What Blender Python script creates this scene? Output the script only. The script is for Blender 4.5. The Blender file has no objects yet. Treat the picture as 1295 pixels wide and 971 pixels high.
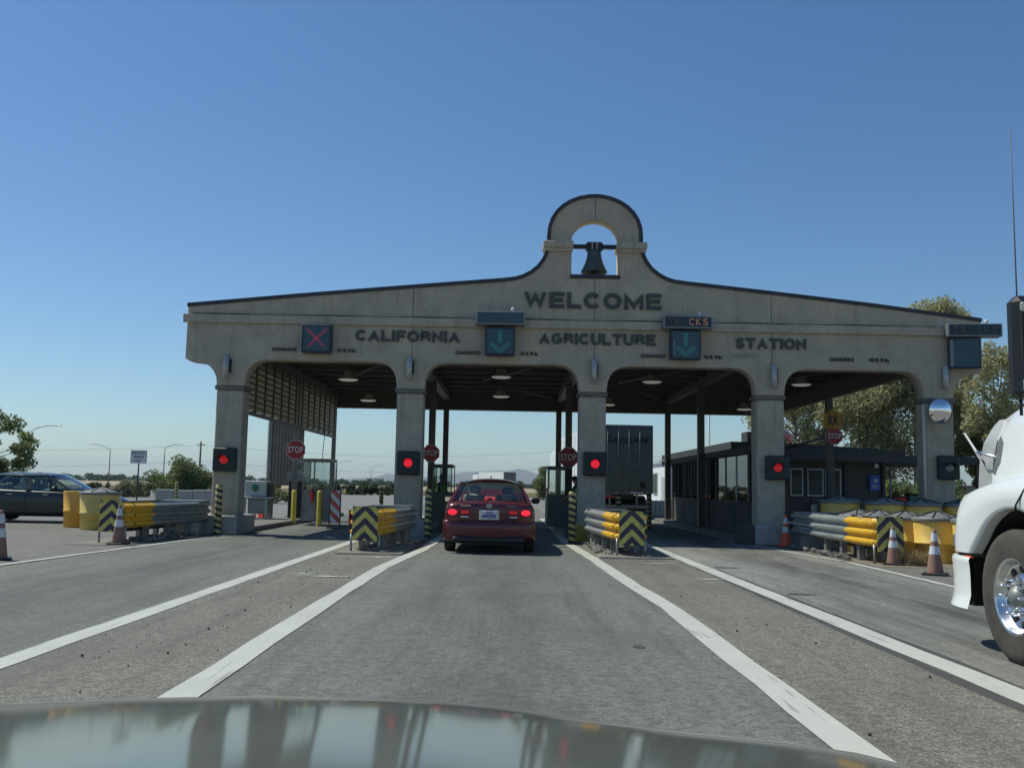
import bpy, bmesh, math, random
import numpy as np
from mathutils import Vector, Matrix
R_ = math.radians
random.seed(7)
scn = bpy.context.scene
col = scn.collection

# ------------------------------------------------------------------ camera
cam = bpy.data.cameras.new('camera'); cam_o = bpy.data.objects.new('camera', cam); col.objects.link(cam_o)
cam.sensor_width = 36; cam.lens = 36 * 1200 / 1295; cam.clip_start = 0.05; cam.clip_end = 30000
PITCH = math.atan(129.5 / 1200); ROLL = R_(1.05)
F = Vector((0, math.cos(PITCH), math.sin(PITCH))); U0 = Vector((0, -math.sin(PITCH), math.cos(PITCH))); R0 = Vector((1, 0, 0))
RR = R0 * math.cos(ROLL) + U0 * math.sin(ROLL); UU = U0 * math.cos(ROLL) - R0 * math.sin(ROLL)
m = Matrix((RR, UU, -F)).transposed().to_4x4(); m.translation = (0, 0, 1.31)
cam_o.matrix_world = m
scn.camera = cam_o
# ------------------------------------------------------------------ world + sun
sun_vec = Vector((-0.62, 0.30, 1.0)).normalized()
w = bpy.data.worlds.new('World'); scn.world = w; w.use_nodes = True
nt = w.node_tree; bg = nt.nodes['Background']
sky = nt.nodes.new('ShaderNodeTexSky'); sky.sky_type = 'NISHITA'; sky.sun_disc = False
sky.sun_elevation = math.asin(sun_vec.z); sky.sun_rotation = math.atan2(sun_vec.x, sun_vec.y)
sky.altitude = 50; sky.air_density = 1.0; sky.dust_density = 0.3; sky.ozone_density = 2.2
hs = nt.nodes.new('ShaderNodeHueSaturation'); hs.inputs['Saturation'].default_value = 1.15; nt.links.new(sky.outputs[0], hs.inputs['Color'])
tn = nt.nodes.new('ShaderNodeMix'); tn.data_type = 'RGBA'; tn.blend_type = 'MULTIPLY'; tn.inputs[0].default_value = 1; tn.inputs[7].default_value = (.82, .94, 1.03, 1)
nt.links.new(hs.outputs[0], tn.inputs[6]); nt.links.new(tn.outputs[2], bg.inputs[0]); bg.inputs[1].default_value = 0.070
sl = bpy.data.lights.new('sun', 'SUN'); sl.energy = 2.8; sl.angle = R_(0.5); sl.color = (1.0, .985, .86)
so = bpy.data.objects.new('sun', sl); col.objects.link(so)
so.rotation_euler = sun_vec.to_track_quat('Z', 'Y').to_euler(); so.location = (-30, 15, 60)
scn.view_settings.view_transform = 'Standard'; scn.view_settings.look = 'None'
scn.view_settings.exposure = 0.5; scn.view_settings.gamma = 1
scn.cycles.max_bounces = 6; scn.cycles.volume_bounces = 0

# ------------------------------------------------------------------ materials
def mat(name, c, rough=.7, metal=0, c2=None, ns=3.0, bump=0, bs=None, emit=None, es=0, trans=0, coat=0, stretch=None, detail=6, lo=.35, hi=.65, spec=.5, c3=None, ns3=.6, lo3=.45, hi3=.7):
    M = bpy.data.materials.new(name); M.use_nodes = True
    t = M.node_tree; b = t.nodes['Principled BSDF']
    b.inputs['Roughness'].default_value = rough; b.inputs['Metallic'].default_value = metal
    b.inputs['Specular IOR Level'].default_value = spec
    b.inputs['Base Color'].default_value = (*c, 1); b.inputs['Coat Weight'].default_value = coat; b.inputs['Coat Roughness'].default_value = .06
    b.inputs['Transmission Weight'].default_value = trans
    if emit: b.inputs['Emission Color'].default_value = (*emit, 1); b.inputs['Emission Strength'].default_value = es
    if c2 or bump:
        tc = t.nodes.new('ShaderNodeTexCoord'); mp = t.nodes.new('ShaderNodeMapping'); t.links.new(tc.outputs['Object'], mp.inputs[0])
        if stretch: mp.inputs['Scale'].default_value = stretch
    if c2:
        n = t.nodes.new('ShaderNodeTexNoise'); n.inputs['Scale'].default_value = ns; n.inputs['Detail'].default_value = detail; n.inputs['Roughness'].default_value = .65
        t.links.new(mp.outputs[0], n.inputs[0])
        r = t.nodes.new('ShaderNodeMapRange'); r.inputs[1].default_value = lo; r.inputs[2].default_value = hi
        t.links.new(n.outputs[0], r.inputs[0])
        mx = t.nodes.new('ShaderNodeMix'); mx.data_type = 'RGBA'; mx.inputs[6].default_value = (*c, 1); mx.inputs[7].default_value = (*c2, 1)
        t.links.new(r.outputs[0], mx.inputs[0]); out = mx.outputs[2]
        if c3:
            n3 = t.nodes.new('ShaderNodeTexNoise'); n3.inputs['Scale'].default_value = ns3; n3.inputs['Detail'].default_value = 4
            t.links.new(tc.outputs['Object'], n3.inputs[0])
            r3 = t.nodes.new('ShaderNodeMapRange'); r3.inputs[1].default_value = lo3; r3.inputs[2].default_value = hi3
            t.links.new(n3.outputs[0], r3.inputs[0])
            m3 = t.nodes.new('ShaderNodeMix'); m3.data_type = 'RGBA'; t.links.new(out, m3.inputs[6]); m3.inputs[7].default_value = (*c3, 1)
            t.links.new(r3.outputs[0], m3.inputs[0]); out = m3.outputs[2]
        t.links.new(out, b.inputs['Base Color'])
    if bump:
        nb = t.nodes.new('ShaderNodeTexNoise'); nb.inputs['Scale'].default_value = bs or ns * 4; nb.inputs['Detail'].default_value = 5
        t.links.new(mp.outputs[0], nb.inputs[0])
        bp = t.nodes.new('ShaderNodeBump'); bp.inputs['Strength'].default_value = bump; bp.inputs['Distance'].default_value = .02
        t.links.new(nb.outputs[0], bp.inputs['Height']); t.links.new(bp.outputs[0], b.inputs['Normal'])
    return M

def stripe_mat(name, ca, cb, period, kx, ky, kz, absx=False, rough=.5, off=0.0, wear=None):
    """two-colour printed bands: fract((kx*x|x| + ky*y + kz*z)/period)"""
    M = bpy.data.materials.new(name); M.use_nodes = True; t = M.node_tree; b = t.nodes['Principled BSDF']; b.inputs['Roughness'].default_value = rough
    tc = t.nodes.new('ShaderNodeTexCoord'); sp = t.nodes.new('ShaderNodeSeparateXYZ'); t.links.new(tc.outputs['Object'], sp.inputs[0])
    def mth(op, a, bb=None):
        n = t.nodes.new('ShaderNodeMath'); n.operation = op
        for i, v in enumerate((a, bb)):
            if v is None: continue
            if isinstance(v, (int, float)): n.inputs[i].default_value = v
            else: t.links.new(v, n.inputs[i])
        return n.outputs[0]
    x = sp.outputs[0]
    if absx: x = mth('ABSOLUTE', x)
    s = mth('ADD', mth('ADD', mth('MULTIPLY', x, kx), mth('MULTIPLY', sp.outputs[1], ky)), mth('MULTIPLY', sp.outputs[2], kz))
    fr = mth('FRACT', mth('ADD', mth('DIVIDE', s, period), 10.0 + off))
    g = mth('GREATER_THAN', fr, .5)
    mx = t.nodes.new('ShaderNodeMix'); mx.data_type = 'RGBA'; mx.inputs[6].default_value = (*ca, 1); mx.inputs[7].default_value = (*cb, 1); t.links.new(g, mx.inputs[0])
    out = mx.outputs[2]
    n = t.nodes.new('ShaderNodeTexNoise'); n.inputs['Scale'].default_value = 9; n.inputs['Detail'].default_value = 6; t.links.new(tc.outputs['Object'], n.inputs[0])
    r = t.nodes.new('ShaderNodeMapRange'); r.inputs[1].default_value = .5; r.inputs[2].default_value = .75; r.inputs[4].default_value = .55; t.links.new(n.outputs[0], r.inputs[0])
    m2 = t.nodes.new('ShaderNodeMix'); m2.data_type = 'RGBA'; t.links.new(out, m2.inputs[6]); m2.inputs[7].default_value = (*(wear or (.12, .11, .09)), 1); t.links.new(r.outputs[0], m2.inputs[0])
    t.links.new(m2.outputs[2], b.inputs['Base Color'])
    return M

M = {}
M['concrete'] = mat('exposed_aggregate', (.50, .435, .33), .9, c2=(.40, .345, .26), ns=2.2, bump=.7, bs=30, c3=(.58, .49, .35), ns3=.9, lo3=.5, hi3=.72)
M['concrete2'] = mat('column_concrete', (.50, .44, .34), .9, c2=(.39, .34, .265), ns=3.5, bump=.7, bs=35, c3=(.40, .34, .24), ns3=1.3, lo3=.5, hi3=.68)
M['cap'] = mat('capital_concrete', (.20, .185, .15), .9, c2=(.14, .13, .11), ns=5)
M['plinth'] = mat('plain_concrete', (.42, .41, .37), .85, c2=(.3, .29, .26), ns=3, bump=.2, bs=20)
M['islandc'] = mat('dark_kerb_concrete', (.20, .19, .17), .9, c2=(.13, .125, .11), ns=1.5)  # darker mottled concrete tone for the islands
M['plinth_y'] = mat('yellow_painted_concrete', (.55, .42, .05), .6, c2=(.4, .31, .06), ns=4)
M['coping'] = mat('dark_coping', (.045, .05, .06), .6, c2=(.03, .034, .042), ns=4)
M['letter'] = mat('green_black_letter', (.055, .068, .058), .6, c2=(.07, .08, .07), ns=6)
M['letter_s'] = mat('small_black_letter', (.07, .07, .065), .7)
M['steel'] = mat('brown_steel', (.10, .095, .075), .55, c2=(.075, .07, .055), ns=3)
M['steel_g'] = mat('grey_painted_steel', (.2, .2, .18), .5, c2=(.15, .15, .135), ns=3)
M['ceiling'] = mat('dark_deck', (.42, .37, .28), .8, c2=(.34, .30, .22), ns=1.5, stretch=(1, 8, 1))
M['louvre'] = mat('louvre_tan', (.36, .31, .22), .7, c2=(.28, .24, .17), ns=4)
M['galv'] = mat('galvanised', (.38, .40, .39), .42, metal=.55, c2=(.28, .30, .30), ns=5, bump=.08, bs=12)
M['galv_dirty'] = mat('galvanised_dirty', (.25, .26, .25), .5, metal=.4, c2=(.12, .12, .11), ns=3, lo=.45, hi=.75)
M['yel_rail'] = mat('yellow_rail_paint', (.72, .42, .03), .45, c2=(.52, .30, .04), ns=6, lo=.5, hi=.75)
M['barrel'] = mat('barrel_yellow', (.80, .55, .12), .55, c2=(.68, .46, .11), ns=3, c3=(.45, .33, .12), ns3=2.5, lo3=.55, hi3=.8)
M['barrel_o'] = mat('barrel_orange', (.78, .40, .04), .5, c2=(.62, .33, .05), ns=3, c3=(.45, .30, .12), ns3=2.5, lo3=.55, hi3=.8)
M['barrel_p'] = mat('barrel_pale', (.72, .55, .14), .5, c2=(.62, .45, .12), ns=3, c3=(.45, .36, .18), ns3=2.5, lo3=.55, hi3=.8)
M['lid'] = mat('black_lid', (.15, .16, .155), .5, c2=(.20, .205, .195), ns=5)
M['signal'] = mat('signal_black', (.018, .03, .026), .55)
M['black'] = mat('black_plastic', (.015, .016, .018), .45)
M['rubber'] = mat('tyre_rubber', (.028, .026, .024), .85, c2=(.05, .045, .04), ns=6)
M['rubber_d'] = mat('dusty_tyre_rubber', (.045, .041, .035), .9, c2=(.075, .067, .055), ns=4)
M['redlens'] = mat('lit_red_lens', (.5, .01, .02), .3, emit=(1, .02, .05), es=.45)
M['redlens2'] = mat('dim_red_lens', (.35, .01, .015), .3, emit=(1, .03, .05), es=.16)
M['clearlens'] = mat('unlit_lens', (.25, .25, .25), .15)
M['stopred'] = mat('stop_red', (.42, .025, .03), .45, c2=(.33, .02, .03), ns=5)
M['white'] = mat('white_paint', (.78, .78, .76), .5, c2=(.68, .68, .65), ns=3)
M['signface'] = mat('panel_glass_blue', (.035, .085, .11), .35)
M['signbox'] = mat('sign_box_navy', (.02, .035, .06), .45)
M['signbox_g'] = mat('sign_case_grey', (.22, .24, .24), .5, metal=.3)
M['arrowdot'] = mat('green_lamp', (.05, .35, .28), .4, emit=(.05, .75, .6), es=.22)
M['xdot'] = mat('red_lamp', (.4, .03, .07), .4, emit=(.9, .04, .15), es=.3)
M['amber'] = mat('amber_lamp', (.34, .20, .12), .5, emit=(.9, .4, .2), es=.06)
M['amberdim'] = mat('amber_lamp_weak', (.14, .09, .06), .5)
M['bell'] = mat('bell_bronze', (.10, .125, .115), .5, metal=.4, c2=(.07, .085, .08), ns=6)
M['sconce'] = mat('sconce_aluminium', (.5, .5, .47), .45, metal=.3, c2=(.4, .4, .37), ns=5)
M['redpaint'] = mat('car_metallic_maroon', (.10, .008, .013), .3, metal=.15, coat=.6)
M['greenpaint'] = mat('car_dark_green', (.014, .026, .026), .35, metal=.1, coat=.4)
M['whitepaint'] = mat('truck_white', (.80, .82, .80), .3, coat=.6)
M['chrome'] = mat('chrome', (.85, .86, .87), .1, metal=1)
M['alum'] = mat('polished_aluminium', (.72, .73, .74), .24, metal=1, c2=(.55, .56, .57), ns=8)
M['mirror'] = mat('mirror_glass', (.92, .94, .95), .01, metal=1)
M['greyplastic'] = mat('grey_plastic', (.13, .135, .14), .55)
M['seat'] = mat('beige_seat', (.62, .56, .45), .8)
M['dark_in'] = mat('dark_interior', (.02, .02, .02), .8)
M['taillit'] = mat('lit_tail_lamp', (.5, .01, .02), .2, emit=(1, .03, .06), es=.62)
M['taildim'] = mat('tail_lamp', (.40, .015, .02), .2, emit=(1, .03, .04), es=.14)
M['tailhouse'] = mat('tail_lamp_housing', (.17, .012, .018), .2)
M['brakelit'] = mat('lit_brake_lamp', (.6, .05, .05), .3, emit=(1, .08, .06), es=.5)
M['plate'] = mat('plate_white', (.62, .68, .78), .5)
M['platetext'] = mat('plate_blue', (.03, .05, .25), .5)
M['orange'] = mat('cone_orange', (.85, .13, .03), .5, c2=(.7, .10, .03), ns=5)
M['cone_dirty'] = mat('cone_dirty', (.33, .17, .12), .8, c2=(.22, .14, .11), ns=6)
M['reflect'] = mat('reflective_white', (.72, .74, .74), .4, c2=(.55, .56, .55), ns=7)
M['wood'] = mat('wood_pole', (.12, .09, .06), .9, c2=(.08, .06, .04), ns=6)
M['bldg'] = mat('building_brown', (.085, .08, .072), .85, c2=(.065, .06, .055), ns=2)
M['fascia'] = mat('fascia_grey_green', (.05, .056, .053), .8, c2=(.04, .045, .043), ns=2)
M['frame_w'] = mat('pale_window_frame', (.42, .47, .46), .5)
M['win'] = mat('dark_window', (.015, .022, .022), .25, spec=.3)
M['bluesign'] = mat('blue_sign', (.02, .07, .35), .5)
M['whitewall'] = mat('white_stucco', (.78, .79, .78), .8, c2=(.7, .71, .70), ns=2)
M['trailer_rear'] = mat('trailer_grey_doors', (.13, .15, .145), .7, c2=(.10, .115, .11), ns=2)
M['trailer_side'] = mat('trailer_white_side', (.75, .78, .78), .4)
M['yellow'] = mat('safety_yellow', (.78, .60, .05), .5, c2=(.6, .46, .06), ns=5)
M['school'] = mat('school_sign_amber', (.55, .30, .03), .6, c2=(.42, .23, .03), ns=6)
M['flagred'] = mat('flag_red', (.55, .06, .06), .8); M['flagwhite'] = mat('flag_white', (.78, .78, .76), .8)
M['skin'] = mat('skin', (.36, .2, .13), .6); M['hair'] = mat('dark_hair', (.015, .012, .01), .7)
M['cloth_d'] = mat('dark_cloth', (.03, .035, .045), .9); M['cloth_b'] = mat('green_shirt', (.05, .10, .07), .9)
M['vest_g'] = mat('lime_vest', (.30, .62, .06), .8); M['vest_y'] = mat('yellow_green_vest', (.45, .5, .08), .8)
M['ownhood'] = mat('own_car_silver', (.11, .12, .108), .085, metal=0, coat=0, c2=(.13, .14, .125), ns=2, spec=.27)
M['green_box'] = mat('green_plastic', (.04, .20, .10), .6); M['red_box'] = mat('red_plastic', (.55, .05, .04), .6)
M['lampglow'] = mat('ceiling_lamp_lens', (.7, .71, .66), .4, emit=(1, .98, .9), es=.10)
M['corr'] = mat('corrugated_grey', (.25, .24, .2), .6, c2=(.19, .18, .155), ns=3)
M['red_reflect'] = mat('red_tape', (.6, .04, .03), .5)

def glass_mat(name, tint, rough=.02, mixf=.75):
    G = bpy.data.materials.new(name); G.use_nodes = True; t = G.node_tree; t.nodes.clear()
    o = t.nodes.new('ShaderNodeOutputMaterial'); a = t.nodes.new('ShaderNodeBsdfTransparent'); a.inputs[0].default_value = (*tint, 1)
    g = t.nodes.new('ShaderNodeBsdfGlossy'); g.inputs['Roughness'].default_value = rough; g.inputs['Color'].default_value = (.9, .95, .95, 1)
    fr = t.nodes.new('ShaderNodeFresnel'); fr.inputs[0].default_value = 1.5
    mx = t.nodes.new('ShaderNodeMixShader'); t.links.new(fr.outputs[0], mx.inputs[0]); t.links.new(a.outputs[0], mx.inputs[1]); t.links.new(g.outputs[0], mx.inputs[2]); t.links.new(mx.outputs[0], o.inputs[0])
    return G
M['glass'] = glass_mat('car_glass', (.80, .90, .88)); M['boothdark'] = glass_mat('tinted_booth_glass', (.10, .13, .125)); M['boothglass'] = glass_mat('booth_glass', (.75, .82, .8))

def translucent(k, c, f):
    t = M[k].node_tree; b = t.nodes['Principled BSDF']; tl = t.nodes.new('ShaderNodeBsdfTranslucent'); tl.inputs[0].default_value = (*c, 1)
    mx = t.nodes.new('ShaderNodeMixShader'); mx.inputs[0].default_value = f; t.links.new(b.outputs[0], mx.inputs[1]); t.links.new(tl.outputs[0], mx.inputs[2]); t.links.new(mx.outputs[0], t.nodes['Material Output'].inputs[0])
translucent('louvre', (.56, .52, .40), .42)
M['chev'] = stripe_mat('chevron_black_yellow', (.03, .03, .05), (.62, .52, .12), .26, 1.0, 0, 1.0, absx=True, off=.05)
M['bollard'] = stripe_mat('bollard_bands', (.035, .03, .02), (.60, .48, .16), .15, .35, .0, 1.0)
M['barric'] = stripe_mat('red_white_diagonal', (.62, .08, .05), (.75, .75, .74), .34, 1.0, 0, 1.0, wear=(.6, .6, .6))

def add_layer(k, colr, scale, lo, hi, amt, ns=1.0, det=6):
    t = M[k].node_tree; b = t.nodes['Principled BSDF']; src = b.inputs['Base Color'].links[0].from_socket
    tc = t.nodes.new('ShaderNodeTexCoord'); mp = t.nodes.new('ShaderNodeMapping'); mp.inputs['Scale'].default_value = scale; t.links.new(tc.outputs['Object'], mp.inputs[0])
    n = t.nodes.new('ShaderNodeTexNoise'); n.inputs['Scale'].default_value = ns; n.inputs['Detail'].default_value = det; n.inputs['Roughness'].default_value = .7; t.links.new(mp.outputs[0], n.inputs[0])
    r = t.nodes.new('ShaderNodeMapRange'); r.inputs[1].default_value = lo; r.inputs[2].default_value = hi; r.inputs[4].default_value = amt; t.links.new(n.outputs[0], r.inputs[0])
    mx = t.nodes.new('ShaderNodeMix'); mx.data_type = 'RGBA'; t.links.new(r.outputs[0], mx.inputs[0]); t.links.new(src, mx.inputs[6]); mx.inputs[7].default_value = (*colr, 1); t.links.new(mx.outputs[2], b.inputs['Base Color'])
for k in ('concrete', 'concrete2'):
    add_layer(k, (.27, .23, .17), (5.5, 5.5, .45), .52, .66, .4)      # rain streaks
    add_layer(k, (.60, .56, .46), (40, 40, 40), .54, .66, .5, det=2)   # exposed pale aggregate
    add_layer(k, (.20, .17, .12), (31, 31, 31), .55, .66, .5, det=2)   # exposed dark aggregate
add_layer('barrel', (.30, .24, .12), (3, 3, 8), .56, .68, .55); add_layer('barrel_p', (.35, .30, .18), (3, 3, 8), .56, .68, .5)
add_layer('yel_rail', (.20, .17, .13), (3, 1.2, 14), .55, .66, .6); add_layer('galv', (.17, .16, .145), (3, 1.5, 12), .54, .66, .6); add_layer('galv', (.62, .64, .63), (4, 2, 18), .58, .64, .4)
add_layer('lid', (.30, .29, .26), (5, 5, 5), .53, .65, .6)
def foliage(name, cs, rough=.75):
    L = bpy.data.materials.new(name); L.use_nodes = True; t = L.node_tree; b = t.nodes['Principled BSDF']; b.inputs['Roughness'].default_value = rough
    g = t.nodes.new('ShaderNodeNewGeometry'); rp = t.nodes.new('ShaderNodeValToRGB')
    while len(rp.color_ramp.elements) < len(cs): rp.color_ramp.elements.new(.5)
    for i, c in enumerate(cs): rp.color_ramp.elements[i].position = i / (len(cs) - 1); rp.color_ramp.elements[i].color = (*c, 1)
    t.links.new(g.outputs['Random Per Island'], rp.inputs[0]); t.links.new(rp.outputs[0], b.inputs['Base Color'])
    tl = t.nodes.new('ShaderNodeBsdfTranslucent'); t.links.new(rp.outputs[0], tl.inputs[0])
    mx = t.nodes.new('ShaderNodeMixShader'); mx.inputs[0].default_value = .5; o = t.nodes['Material Output']
    t.links.new(b.outputs[0], mx.inputs[1]); t.links.new(tl.outputs[0], mx.inputs[2]); t.links.new(mx.outputs[0], o.inputs[0])
    return L
M['euc'] = foliage('eucalyptus_leaves', [(.27, .28, .14), (.37, .37, .19), (.50, .46, .25), (.33, .33, .18)])
M['pine'] = foliage('pine_needles', [(.12, .15, .03), (.20, .21, .05), (.30, .27, .07)])
M['bush'] = foliage('bush_leaves', [(.11, .15, .055), (.17, .21, .08), (.25, .27, .11)])
M['scrub'] = foliage('grey_scrub', [(.15, .17, .10), (.21, .22, .14), (.27, .26, .17)])
M['farbush'] = foliage('far_bush', [(.04, .065, .03), (.07, .10, .045)])
M['straw'] = foliage('straw', [(.4, .32, .18), (.5, .42, .25), (.3, .24, .14)])
M['bark'] = mat('pale_bark', (.36, .31, .25), .9, c2=(.2, .16, .12), ns=3)
M['bark_d'] = mat('dark_bark', (.10, .075, .055), .9, c2=(.06, .045, .035), ns=4)

# ------------------------------------------------------------------ mesh helpers
class MB:
    def __init__(s): s.v = []; s.f = []; s.m = []; s.s = []
    def add(s, vs, fs, m=0, sm=False):
        o = len(s.v); s.v += [tuple(p) for p in vs]
        for f in fs: s.f.append(tuple(i + o for i in f)); s.m.append(m); s.s.append(sm)
        return s
    def box(s, x0, x1, y0, y1, z0, z1, m=0):
        v = [(x, y, z) for z in (z0, z1) for y in (y0, y1) for x in (x0, x1)]
        return s.add(v, [(0, 2, 3, 1), (4, 5, 7, 6), (0, 1, 5, 4), (2, 6, 7, 3), (0, 4, 6, 2), (1, 3, 7, 5)], m)
    def bbox(s, x0, x1, y0, y1, z0, z1, b=.01, m=0):
        bm = bmesh.new(); bmesh.ops.create_cube(bm, size=1)
        for v in bm.verts: v.co = (x0 + (v.co.x + .5) * (x1 - x0), y0 + (v.co.y + .5) * (y1 - y0), z0 + (v.co.z + .5) * (z1 - z0))
        bmesh.ops.bevel(bm, geom=bm.edges[:], offset=b, segments=1, affect='EDGES')
        s.frombm(bm, m); return s
    def frombm(s, bm, m=0, sm=False):
        bm.verts.index_update(); s.add([v.co[:] for v in bm.verts], [[v.index for v in f.verts] for f in bm.faces], m, sm); bm.free()
    def prism(s, poly, a0, a1, axis='y', m=0):
        """poly in the plane (xz for y, yz for x, xy for z)"""
        n = len(poly)
        def P(p, a): return (p[0], a, p[1]) if axis == 'y' else ((a, p[0], p[1]) if axis == 'x' else (p[0], p[1], a))
        vs = [P(p, a0) for p in poly] + [P(p, a1) for p in poly]
        fs = [tuple(range(n)), tuple(range(2 * n - 1, n - 1, -1))] + [(i, i + n, (i + 1) % n + n, (i + 1) % n) for i in range(n)]
        return s.add(vs, fs, m)
    def cyl(s, p0, p1, r0, r1=None, n=10, m=0, caps=True, sm=True):
        r1 = r0 if r1 is None else r1; a = Vector(p0); b = Vector(p1); d = (b - a).normalized()
        u = d.orthogonal().normalized(); w_ = d.cross(u); o = len(s.v)
        vs = [a + (u * math.cos(t) + w_ * math.sin(t)) * r0 for t in [2 * math.pi * i / n for i in range(n)]]
        vs += [b + (u * math.cos(t) + w_ * math.sin(t)) * r1 for t in [2 * math.pi * i / n for i in range(n)]]
        s.add(vs, [(i, (i + 1) % n, (i + 1) % n + n, i + n) for i in range(n)], m, sm)
        if caps: s.add(vs, [tuple(range(n - 1, -1, -1)), tuple(range(n, 2 * n))], m)
        return s
    def lathe(s, prof, n=16, c=(0, 0, 0), m=0, axis='z', sm=True):
        vs = []
        for r, z in prof:
            for i in range(n):
                t = 2 * math.pi * i / n; a, b = r * math.cos(t), r * math.sin(t)
                vs.append((c[0] + a, c[1] + b, c[2] + z) if axis == 'z' else ((c[0] + a, c[1] + z, c[2] + b) if axis == 'y' else (c[0] + z, c[1] + a, c[2] + b)))
        fs = [(j * n + i, j * n + (i + 1) % n, (j + 1) * n + (i + 1) % n, (j + 1) * n + i) for j in range(len(prof) - 1) for i in range(n)]
        return s.add(vs, fs, m, sm)
    def grid(s, fn, nu, nv, m=0, sm=True):
        vs = [fn(i / nu, j / nv) for j in range(nv + 1) for i in range(nu + 1)]
        fs = [(j * (nu + 1) + i, j * (nu + 1) + i + 1, (j + 1) * (nu + 1) + i + 1, (j + 1) * (nu + 1) + i) for j in range(nv) for i in range(nu)]
        return s.add(vs, fs, m, sm)
    def tube(s, pts, r, n=6, m=0):
        for a, b in zip(pts, pts[1:]): s.cyl(a, b, r, n=n, m=m)
        return s
    def loft(s, rings, m=0, sm=True, caps=True):
        n = len(rings[0]); vs = [p for r in rings for p in r]
        fs = [(j * n + i, j * n + (i + 1) % n, (j + 1) * n + (i + 1) % n, (j + 1) * n + i) for j in range(len(rings) - 1) for i in range(n)]
        s.add(vs, fs, m, sm)
        if caps: s.add(vs, [tuple(range(n - 1, -1, -1)), tuple(range((len(rings) - 1) * n, len(rings) * n))], m, sm)
        return s
    def build(s, name, mats, parent=None, off=(0, 0, 0), fix=True):
        me = bpy.data.meshes.new(name); o3 = Vector(off)
        me.from_pydata([tuple(Vector(p) - o3) for p in s.v], [], s.f)
        if not isinstance(mats, (list, tuple)): mats = [mats]
        for k in mats: me.materials.append(M[k] if isinstance(k, str) else k)
        me.polygons.foreach_set('material_index', s.m); me.polygons.foreach_set('use_smooth', s.s)
        if fix:
            bm = bmesh.new(); bm.from_mesh(me); bmesh.ops.remove_doubles(bm, verts=bm.verts[:], dist=1e-5)
            bmesh.ops.recalc_face_normals(bm, faces=bm.faces[:]); bm.to_mesh(me); bm.free()
        me.update()
        return obj(name, me, parent)
def obj(name, me, parent=None, loc=(0, 0, 0), rot=(0, 0, 0)):
    o = bpy.data.objects.new(name, me); col.objects.link(o); o.location = loc; o.rotation_euler = rot
    if parent is not None: o.parent = parent
    return o
def tag(o, label=None, cat=None, group=None, kind=None):
    if label: o['label'] = label
    if cat: o['category'] = cat
    if group: o['group'] = group
    if kind: o['kind'] = kind
    return o
def thing(name, label, cat, loc=(0, 0, 0), rz=0, group=None):
    e = bpy.data.objects.new(name, None); col.objects.link(e); e.location = loc; e.rotation_euler = (0, 0, rz); e.empty_display_size = .2
    return tag(e, label, cat, group)
def copy_tree(o, loc, rz=None, label=None):
    def cp(x, parent):
        c = x.copy(); col.objects.link(c); c.parent = parent
        for ch in x.children: cp(ch, c)
        return c
    r = cp(o, None); r.location = loc
    if rz is not None: r.rotation_euler = (0, 0, rz)
    if label: r['label'] = label
    return r
def structure(name, mb, mats, off=(0, 0, 0)): return tag(mb.build(name, mats, None, off), kind='structure')
def eval_mesh(tmp):
    col.objects.link(tmp); dg = bpy.context.evaluated_depsgraph_get(); me = bpy.data.meshes.new_from_object(tmp.evaluated_get(dg), depsgraph=dg)
    col.objects.unlink(tmp); bpy.data.objects.remove(tmp); return me
def flat_curve(polys, ext, bevel=0):
    """2-D filled polygon(s) (x,z) with holes -> mesh extruded along y by +-ext"""
    cu = bpy.data.curves.new('tmp', 'CURVE'); cu.dimensions = '2D'; cu.fill_mode = 'BOTH'; cu.extrude = ext; cu.bevel_depth = bevel; cu.bevel_resolution = 0
    for p in polys:
        sp = cu.splines.new('POLY'); sp.points.add(len(p) - 1); sp.use_cyclic_u = True
        for i, q in enumerate(p): sp.points[i].co = (q[0], q[1], 0, 1)
    me = eval_mesh(bpy.data.objects.new('tmp', cu)); me.transform(Matrix.Rotation(math.pi / 2, 4, 'X')); return me
def text_mesh(s, x0, x1, z0, z1, y, ext=.02, bold=.0, space=1.0, shear=0, face=1):
    cu = bpy.data.curves.new('tmp', 'FONT'); cu.body = s; cu.extrude = ext; cu.offset = bold; cu.space_character = space; cu.shear = shear; cu.resolution_u = 4
    me = eval_mesh(bpy.data.objects.new('tmp', cu))
    xs = [v.co.x for v in me.vertices]; ys = [v.co.y for v in me.vertices]
    ax, bx, ay, by = min(xs), max(xs), min(ys), max(ys)
    for v in me.vertices:
        u = (v.co.x - ax) / (bx - ax); t = (v.co.y - ay) / (by - ay)
        v.co = (x0 + u * (x1 - x0), y - v.co.z, z0 + t * (z1 - z0))
    me.update(); return me
def text_obj(name, s, x0, x1, z0, z1, y, mt, parent, **k):
    me = text_mesh(s, x0, x1, z0, z1, y, **k); me.materials.clear(); me.materials.append(M[mt]); return obj(name, me, parent)
def arc(cx, cz, rx, rz, a0, a1, n=8, p=1.0):
    return [(cx + rx * math.cos(R_(a0 + (a1 - a0) * i / n)), cz + rz * math.sin(R_(a0 + (a1 - a0) * i / n))) for i in range(n + 1)]

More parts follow.
